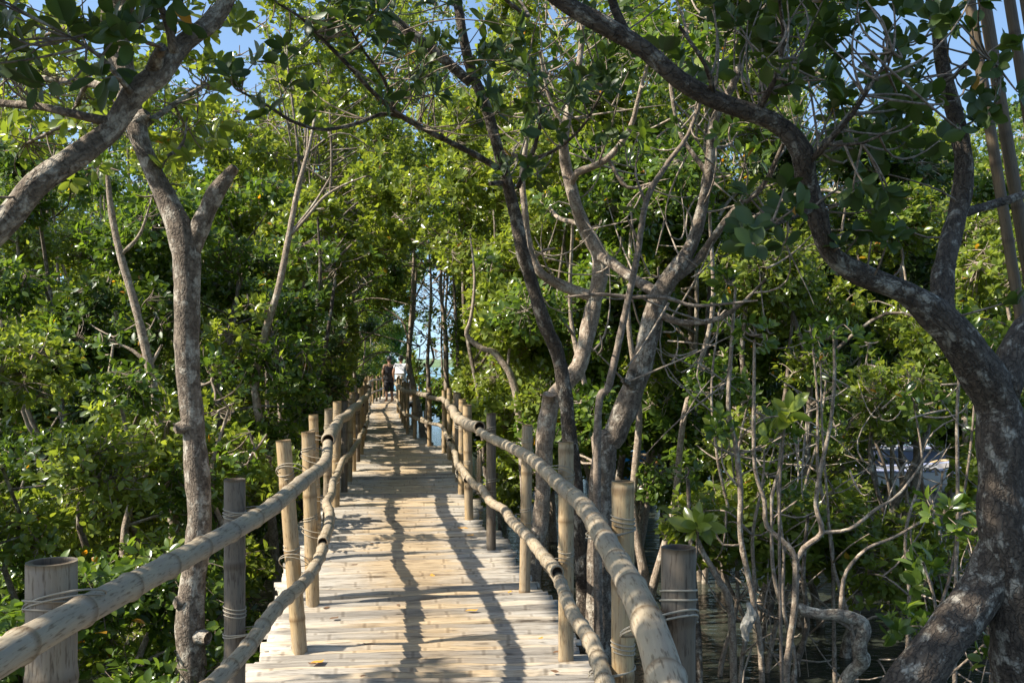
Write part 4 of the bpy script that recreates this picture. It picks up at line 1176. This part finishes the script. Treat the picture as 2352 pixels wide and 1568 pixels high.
def place(side):
    rr = np.random.default_rng(5 if side == 'left' else 6)
    k = 0
    layers = [(5.2, 1.2), (6.4, 1.3), (7.6, 1.4), (8.8, 1.5), (10.0, 1.5), (11, 1.7), (14, 1.9), (17.5, 2.1), (22, 2.4), (28, 2.8), (36, 3.2), (44, 3.6)] if side == 'left' else [(7.4, 1.5), (8.8, 1.6), (10.8, 1.7), (13.5, 1.9), (17, 2.2), (21, 2.4), (26, 2.8), (33, 3.2)]
    for li, (Y0, step) in enumerate(layers):
        if side == 'left':
            x = LX(Y0) - (1.35 if Y0 < 10 else 1.5)
            lim = (-260 - CXP) / F * Y0
        else:
            x = RX(Y0) + (1.5 if Y0 < 16 else 2.4)
            lim = (2620 - CXP) / F * Y0
        while (x > lim) if side == 'left' else (x < lim):
            Y = Y0 + rr.uniform(-.9, .9)
            px = CXP + x / Y * F
            if side == 'right' and Y > 14 and px < 1085:
                x += .4
                continue
            sky = SKYLINE(px) + rr.uniform(0, 90)
            top = H + (HOR - sky) / F * Y
            cap = rr.uniform(.45, .75) if Y < 9 else rr.uniform(.65, .95) if Y < 15 else 1
            top = -.6 + (top + .6) * (cap if rr.uniform() < .7 else 1)
            top = min(top, 9.5)
            if side == 'left' and Y < 9.5:
                top = min(top, rr.uniform(.2, .9) if Y < 6.2 else rr.uniform(.5, 1.3) if 7.2 < Y0 < 8.2 else rr.uniform(.9, 2.4))
            if Y0 == 10.0:
                top = rr.uniform(.2, 1.2)
            if side == 'right' and Y < 8.2:
                top = rr.uniform(.3, 1.3)
                if px < 1600:
                    x += .8
                    continue
            elif side == 'right' and Y < 9.5:
                top = max(top, 2.5)
            low = -.95 if side == 'left' else rr.uniform(-.6, .0)
            if side == 'right' and px > 1560 and Y < 15:
                low = rr.uniform(-.75, .1)
            lightp = (.25 if side == 'left' or Y > 14 else .45) + (.4 if 620 < px < 1300 else 0) + (.12 if Y > 12 else 0)  # paler leaf colour favoured where the crowns should look sunlit
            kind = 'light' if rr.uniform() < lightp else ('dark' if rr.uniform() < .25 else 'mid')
            hue = {'light': 'yellow-green', 'mid': 'green', 'dark': 'deep green'}[kind]
            dist = 'low by the water' if (side == 'right' and Y < 8.2) else 'close by' if Y < 9.5 else 'amid the thicket' if Y < 13 else 'deeper in' if Y < 19 else 'far back'
            marks = ((-9999, 'beyond the grey limb'), (150, 'behind the slim speckled trunk'), (320, 'behind the tall forked trunk'), (520, 'around the bare fan of twigs'), (700, 'behind the far left railing')) if side == 'left' else \
                    ((-9999, 'behind the thin dark leaning trunk'), (1250, 'behind the pale bent trunk'), (1450, 'behind the stout forked trunk'), (1650, 'behind the thin stems over the water'), (2000, 'behind the massive gnarled tree'))
            mark = [m for q, m in marks if px >= q][-1]
            lab = '%s leafy mangrove %s, %s' % (hue, dist, mark)
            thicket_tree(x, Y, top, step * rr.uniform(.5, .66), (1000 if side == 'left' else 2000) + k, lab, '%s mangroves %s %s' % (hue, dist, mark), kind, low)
            k += 1
            x += (-1 if side == 'left' else 1) * step * rr.uniform(.8, 1.15)


place('left')
place('right')
# tall sunlit trees that arch over the walkway further on
for k, (px, Y, sk, w, kind, lab) in enumerate([
    (760, 17, -30, 1.9, 'light', 'tall sunlit yellow-green mangrove left of the walkway, highest in the middle of the view'),
    (880, 21, -30, 2.2, 'light', 'broad sunlit mangrove arching over the walkway from the left, in the distance'),
    (660, 20, 90, 1.8, 'light', 'sunlit mangrove beside the blue sky gap on the left'),
    (1010, 26, 120, 2.0, 'mid', 'green mangrove above the far end of the walkway, over the people'),
    (1120, 19, 230, 1.7, 'mid', 'green mangrove right of the walkway, just right of the sea view'),
    (1180, 14.5, 180, 1.5, 'light', 'yellow-green mangrove behind the thin dark leaning trunk'),
    (1400, 12, -120, 1.8, 'light', 'tall yellow-green mangrove behind the pale bent trunk and the stout forked trunk'),
    (1620, 11, -100, 1.7, 'mid', 'tall green mangrove behind the stout forked trunk'),
    (840, 29, 280, 2.2, 'mid', 'green mangrove over the far left railing before the people'),
    (868, 57, 420, 2.6, 'mid', 'distant green mangrove past the end of the walkway, behind the people'),
    (905, 63, 520, 2.2, 'light', 'distant yellow-green mangrove just left of the sea, past the people'),
    (826, 54, 350, 2.8, 'light', 'distant yellow-green mangrove past the far left railing'),
    (1085, 40, 480, 2.4, 'mid', 'distant green mangrove closing the right side of the sea view')]):
    x = (px - CXP) / F * Y
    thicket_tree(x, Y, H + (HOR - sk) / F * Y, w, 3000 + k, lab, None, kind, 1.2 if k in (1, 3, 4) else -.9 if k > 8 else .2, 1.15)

# ------------------------------------------------------------------ small things
def fallen(px, py, size, ang, col, label):
    Y = 3036.0 / (py - HOR)
    p = at(px, py, Y)
    v, tri, quad = leaf_template(4, .5, .10)
    v = v.copy() * size
    v[:, 2] = np.abs(v[:, 2]) * 1.2
    c, s_ = math.cos(ang), math.sin(ang)
    v = np.stack([v[:, 0] * c - v[:, 1] * s_, v[:, 0] * s_ + v[:, 1] * c, v[:, 2] + .014], -1) + np.array([p[0], p[1], 0])
    mb = MB()
    mb.add(v, [tri, quad])
    tag(mb.build('fallen_leaf', col), label, 'leaf', 'small dry leaves on the slats' if label.startswith('small dry') else 'fallen leaves on the deck')


LEAF_OR = simple('dry_leaf_orange', (.62, .30, .04), .6, .3, 60)
LEAF_BR = simple('dry_leaf_brown', (.16, .085, .04), .7, .3, 60)
fallen(1068, 1408, .075, .2, LEAF_OR, 'yellow-orange leaf lying in the sunlit middle of the deck between the two rail shadows')
fallen(1076, 1217, .10, 2.9, LEAF_OR, 'larger orange leaf at the right deck edge, near the foot of the fourth right post')
fallen(1072, 1233, .06, .3, LEAF_OR, 'small orange leaf just in front of the larger orange leaf at the right deck edge')
fallen(712, 1530, .07, .6, LEAF_OR, 'orange-brown leaf in shade at the lower left of the deck')
fallen(695, 1500, .08, 2.5, LEAF_BR, 'dark brown leaf against the foot of the leaning left post')
fallen(806, 1302, .05, .4, LEAF_BR, 'brown leaf left of the long rail shadow')
fallen(700, 1350, .06, 1.2, LEAF_BR, 'brown leaf by the left rail posts, half in shade')
fallen(1270, 1505, .06, .5, LEAF_BR, 'brown leaf behind the nearest right post on the deck')

rl = np.random.default_rng(12)
for k in range(16):
    py = 1560 - 520 * rl.uniform() ** 1.3
    Y = 3036.0 / (py - HOR)
    xx = LX(Y) + (RX(Y) - LX(Y)) * (rl.uniform(.02, .30) if k % 2 else rl.uniform(.1, .98))
    fallen(CXP + xx / Y * F, py, rl.uniform(.035, .07), rl.uniform(0, 6.28), LEAF_BR if k % 4 else LEAF_OR, 'small dry leaf curled on the bamboo slats of the walkway')

# white plastic bag caught on a stem
def bag():
    r = np.random.default_rng(4)
    n, m = 10, 12
    c = at(1718, 1420, 6.45)
    mb = MB()
    u = np.linspace(0, 1, n); a = np.linspace(0, 2 * np.pi, m, endpoint=False)
    V = np.zeros((n, m, 3))
    for i in range(n):
        rad = .010 + .032 * math.sin(math.pi * min(1, u[i] * 1.05)) ** .7 * (.6 + .6 * u[i])
        for j in range(m):
            q = rad * (1 + .35 * r.uniform(-1, 1))
            V[i, j] = c + np.array([q * math.cos(a[j]) + .02 * math.sin(u[i] * 6), q * math.sin(a[j]) * .6, .11 - u[i] * .26])
    idx = np.arange(n * m).reshape(n, m); i2 = np.roll(idx, -1, 1)
    mb.add(V, [np.stack([idx[:-1], i2[:-1], i2[1:], idx[1:]], -1).reshape(-1, 4), idx[-1][None], idx[0][None, ::-1]])
    tag(mb.build('plastic_bag', simple('bag_white', (.36, .34, .29), .6, .4), smooth=False), 'torn white plastic bag snagged on a thin stem above the water', 'plastic bag')


bag()


# ------------------------------------------------------------------ boats
def boat(name, loc, rot, L, W, hull, trim, rim, label, mast=False):
    root = thing(name, (0, 0, 0), label, 'boat', 'outrigger boats on the water')
    hb = MB()
    n = 21
    t = np.linspace(-1, 1, n)
    wid = W / 2 * (1 - np.abs(t) ** 2.6) + .015
    sheer = .38 + .30 * np.abs(t) ** 2.5
    keel = -.12 + .28 * np.abs(t) ** 4
    rows = []
    for f, zf in ((0, 0), (.55, .18), (.85, .45), (.97, .75), (1.0, 1.0)):
        rows.append((f, zf))
    prof = [(-f, z) for f, z in rows[::-1]] + rows[1:]
    V = np.zeros((n, len(prof), 3))
    for j, (f, zf) in enumerate(prof):
        V[:, j, 0] = t * L / 2
        V[:, j, 1] = f * wid
        V[:, j, 2] = keel + (sheer - keel) * zf
    idx = np.arange(n * len(prof)).reshape(n, len(prof))
    q = np.stack([idx[:-1, :-1], idx[:-1, 1:], idx[1:, 1:], idx[1:, :-1]], -1).reshape(-1, 4)
    hb.add(V, [q])
    Vi = V.copy(); Vi[:, :, 1] *= .9; Vi[:, :, 2] += .02
    hb.add(Vi, [q[:, ::-1]])
    gw = []
    for s in (0, len(prof) - 1):
        g = MB()
        g.tube(V[:, s] + np.array([0, 0, .01]), .035, 6, True, seed=s)
        gw.append(g)
    parts = [('hull', hb, hull)] + [('gunwale', g, trim) for g in gw]
    for xx in (-.5, 0, .45):
        th = MB(); th.box((xx * L / 2, 0, .30), .22, W * .85, .03); parts.append(('thwart', th, rim))
    for sg in (-1, 1):
        og = MB()
        og.tube(spline(np.array([[-L * .42, sg * W * 2.3, -.02], [0, sg * W * 2.35, -.04], [L * .42, sg * W * 2.3, .05]]), .2), .045, 7, True, seed=3)
        parts.append(('outrigger', og, rim))
    for xx in (-.28, .25):
        ar = MB()
        ar.tube(spline(np.array([[xx * L, -W * 2.35, .0], [xx * L, -W, .42], [xx * L, 0, .46], [xx * L, W, .42], [xx * L, W * 2.35, .0]]), .1), .028, 6, True, seed=5)
        parts.append(('outrigger_arm', ar, rim))
    cr, sr = math.cos(rot), math.sin(rot)
    for nm, m_, mt in parts:
        m_.v = [np.stack([v[:, 0] * cr - v[:, 1] * sr, v[:, 0] * sr + v[:, 1] * cr, v[:, 2]], -1) for v in m_.v]
        m_.build(nm, mt, root)
    root.location = loc


WHITE = simple('paint_white', (.78, .78, .80), .45, .08, 3)
LILAC = simple('paint_pale_blue', (.45, .50, .72), .5, .1, 3)
TEAL = simple('paint_blue', (.03, .25, .45), .45, .15, 3)
ORNG = simple('paint_orange', (.60, .28, .06), .5, .15, 3)
BAMB = simple('boat_bamboo', (.50, .36, .20), .6, .2, 6)
boat('outrigger_boat', (7.6, 18.5, WATER_Z + .05), math.radians(12), 5.2, .85, WHITE, LILAC, BAMB, 'white outrigger boat with pale blue rim showing through the stems at right')
boat('outrigger_boat', (9.6, 23, WATER_Z + .05), math.radians(-8), 5.5, .9, LILAC, WHITE, BAMB, 'pale blue outrigger boat moored beyond the white one at right')
boat('outrigger_boat', (2.5, 19.5, WATER_Z + .05), math.radians(70), 4.6, .8, TEAL, ORNG, BAMB, 'bright blue outrigger boat with orange stripe, seen beside the stout forked trunk')
boat('outrigger_boat', (-10.4, 125, WATER_Z + .05), math.radians(5), 6, .9, WHITE, WHITE, WHITE, 'small white outrigger boat out on the turquoise sea at the far end')


# ------------------------------------------------------------------ people at the far end
def skin_mesh(name, verts, edges, radii, mat, parent, root_i=0, sub=2):
    me = bpy.data.meshes.new(name)
    me.from_pydata([tuple(v) for v in verts], edges, [])
    o = bpy.data.objects.new(name, me)
    COL.objects.link(o)
    sk = o.modifiers.new('skin', 'SKIN')
    sk.use_smooth_shade = True
    for k, r in enumerate(radii):
        d = me.skin_vertices[0].data[k]
        d.radius = (r, r) if not isinstance(r, tuple) else r
        d.use_root = (k == root_i)
    ss = o.modifiers.new('sub', 'SUBSURF')
    ss.levels = sub; ss.render_levels = sub
    dg = bpy.context.evaluated_depsgraph_get()
    ev = bpy.data.meshes.new_from_object(o.evaluated_get(dg))
    o.modifiers.clear()
    o.data = ev
    ev.materials.clear()
    ev.materials.append(mat)
    o.parent = parent
    return o


SKIN = simple('skin', (.36, .20, .12), .55, .08, 20)
HAIR = simple('hair_black', (.012, .011, .012), .5, .3, 60)
SHIRT = simple('cloth_white', (.74, .74, .74), .85, .05, 20)
BLACK = simple('cloth_black', (.022, .02, .022), .85, .3, 20)
GREYC = simple('cloth_grey', (.30, .31, .33), .85, .1, 20)


def person(loc, rotz, label, h, shirt, legs, short, sleeveless, arms):
    root = thing('person', (0, 0, 0), label, 'person')
    s = h / 1.7
    J = {'pel': (0, 0, .93), 'wai': (0, .01, 1.08), 'che': (0, .0, 1.27), 'nek': (0, -.01, 1.44), 'nk2': (0, -.02, 1.49), 'hd0': (0, -.02, 1.56), 'hd1': (0, -.02, 1.65)}
    rad = {'pel': (.165, .125), 'wai': (.155, .115), 'che': (.175, .125), 'nek': (.06, .06), 'nk2': (.05, .055), 'hd0': (.078, .092), 'hd1': (.074, .092)}
    E = [('pel', 'wai'), ('wai', 'che'), ('che', 'nek'), ('nek', 'nk2'), ('nk2', 'hd0'), ('hd0', 'hd1')]
    for sg, n in ((-1, 'l'), (1, 'r')):
        J.update({'hip' + n: (sg * .095, 0, .86), 'kne' + n: (sg * .105, -.02, .48), 'ank' + n: (sg * .11, .02, .09), 'toe' + n: (sg * .125, -.15, .035)})
        rad.update({'hip' + n: .10, 'kne' + n: .065, 'ank' + n: .042, 'toe' + n: .028})
        E += [('pel', 'hip' + n), ('hip' + n, 'kne' + n), ('kne' + n, 'ank' + n), ('ank' + n, 'toe' + n)]
        el, ha = arms[0 if sg < 0 else 1]
        J.update({'sho' + n: (sg * .20, 0, 1.39), 'elb' + n: el, 'wri' + n: ha, 'han' + n: tuple(np.array(ha) + nrm(np.array(ha) - np.array(el)) * .09)})
        rad.update({'sho' + n: .066, 'elb' + n: .048, 'wri' + n: .033, 'han' + n: (.036, .02)})
        E += [('che', 'sho' + n), ('sho' + n, 'elb' + n), ('elb' + n, 'wri' + n), ('wri' + n, 'han' + n)]
        d = nrm(np.array(ha) - np.array(el)); w = np.array(ha) + d * .08
        for fi in range(5):
            off = np.array([0, (fi - 2) * .017, 0])
            ln = (.055, .075, .082, .076, .06)[fi] * (.8 if fi == 0 else 1)
            J['f%s%d' % (n, fi)] = tuple(w + off + d * ln + (np.array([0, -.03, .0]) if fi == 0 else 0))
            rad['f%s%d' % (n, fi)] = .008
            E.append(('han' + n, 'f%s%d' % (n, fi)))
    names = list(J)
    V = np.array([J[k] for k in names]) * s
    ed = [(names.index(a), names.index(b)) for a, b in E]
    scale = lambda r: tuple(q * s for q in r) if isinstance(r, tuple) else r * s
    body = skin_mesh('body', V, ed, [scale(rad[k]) for k in names], SKIN, root, names.index('pel'))

    def cloth(nm, keys, edges, grow, mat, extra=None):
        ks = [k for k in keys]
        vs = [np.array(J[k]) * s if k in J else np.array(extra[k][0]) * s for k in ks]
        rs = [scale(tuple(q + grow for q in rad[k]) if isinstance(rad.get(k, 0), tuple) else rad[k] + grow) if k in J else scale(extra[k][1]) for k in ks]
        return skin_mesh(nm, vs, [(ks.index(a), ks.index(b)) for a, b in edges], rs, mat, root)
    ex = {}
    keys = ['pel', 'wai', 'che']; ee = [('pel', 'wai'), ('wai', 'che')]
    ex['top'] = ((0, 0, 1.42), (.115, .105)); keys.append('top'); ee.append(('che', 'top'))
    ex['hem'] = ((0, 0, .85), (.20, .155)); keys.append('hem'); ee.append(('pel', 'hem'))
    for n in 'lr':
        keys.append('sho' + n); ee.append(('che', 'sho' + n))
        if not sleeveless:
            m = np.array(J['sho' + n]) * .42 + np.array(J['elb' + n]) * .58
            ex['slv' + n] = (tuple(m), .085); keys.append('slv' + n); ee.append(('sho' + n, 'slv' + n))
    cloth('shirt', keys, ee, .030, shirt, ex)
    ex = {}
    keys = ['pel']; ee = []
    ex['wst'] = ((0, 0, 1.02), (.135, .105)); keys.append('wst'); ee.append(('pel', 'wst'))
    for n in 'lr':
        keys += ['hip' + n, 'kne' + n]; ee += [('pel', 'hip' + n), ('hip' + n, 'kne' + n)]
        if not short:
            keys.append('ank' + n); ee.append(('kne' + n, 'ank' + n))
        else:
            a = np.array(J['kne' + n]) + np.array([0, 0, -.10]); ex['cuf' + n] = (tuple(a), .075); keys.append('cuf' + n); ee.append(('kne' + n, 'cuf' + n))
    cloth('trousers' if not short else 'shorts', keys, ee, .024, legs, ex)
    # hair: a cap over the back and crown
    mb = MB()
    n, m = 9, 14
    u = np.linspace(0, np.pi * .62, n); a = np.linspace(0, 2 * np.pi, m, endpoint=False)
    V = np.zeros((n, m, 3))
    for i in range(n):
        for j in range(m):
            dd = np.array([math.sin(u[i]) * math.cos(a[j]), math.sin(u[i]) * math.sin(a[j]), math.cos(u[i])])
            zc = dd[2] if dd[1] > -.1 else max(dd[2], .15)
            V[i, j] = (np.array([dd[0] * .105, dd[1] * .122 + .008 - .012, zc * .128 + 1.625])) * s
    idx = np.arange(n * m).reshape(n, m); i2 = np.roll(idx, -1, 1)
    mb.add(V, [np.stack([idx[:-1], idx[1:], i2[1:], i2[:-1]], -1).reshape(-1, 4)])
    mb.build('hair', HAIR, root)
    # face: nose and ears
    fb = MB()
    fb.tube(np.array([[0, -.105, 1.60], [0, -.125, 1.575]]) * s, .013 * s, 6)
    for sg in (-1, 1):
        fb.tube(np.array([[sg * .080, -.01, 1.61], [sg * .090, 0, 1.59], [sg * .082, -.01, 1.565]]) * s, .013 * s, 6)
    fb.build('face', SKIN, root)
    root.location = tuple(loc)
    root.rotation_euler = (0, 0, rotz)
    return root


DN = ((-.30, .02, 1.12), (-.31, -.10, .88)), ((.30, .02, 1.12), (.31, -.10, .88))
# facing is -y at rotz 0; pi turns the back to the camera
person((-4.13, 35.6, 0), math.pi - .25, 'person seen from behind in white t-shirt and black trousers, dark strap across the back', 1.70, SHIRT, BLACK, False, False, DN)
person((-4.60, 35.9, 0), math.pi + .5, 'person in black sleeveless top and black shorts with bare calves, beside the white t-shirt', 1.70, BLACK, BLACK, True, True,
       (((-.24, -.05, 1.13), (-.16, -.26, 1.22)), ((.27, .03, 1.12), (.24, -.06, .90))))
person((-4.25, 40.5, 0), math.pi * .5 + .4, 'person with black hair in a grey shirt, mostly hidden behind the leaning trunk', 1.64, GREYC, BLACK, False, False, DN)
# shoulder bag of the one in white
root = thing('shoulder_bag', (-4.24, 35.55, .85), 'small black shoulder bag hanging on the back of the person in white', 'bag')
mb = MB()
mb.box((-4.06, 35.58, .98), .20, .09, .17, .2)
mb.build('bag_body', BLACK, root, smooth=False)
mb = MB()
mb.tube(spline(np.array([[-4.36, 35.60, 1.46], [-4.28, 35.55, 1.33], [-4.16, 35.54, 1.17], [-4.08, 35.55, 1.04]]), .03), .016, 6)
mb.build('strap', BLACK, root)
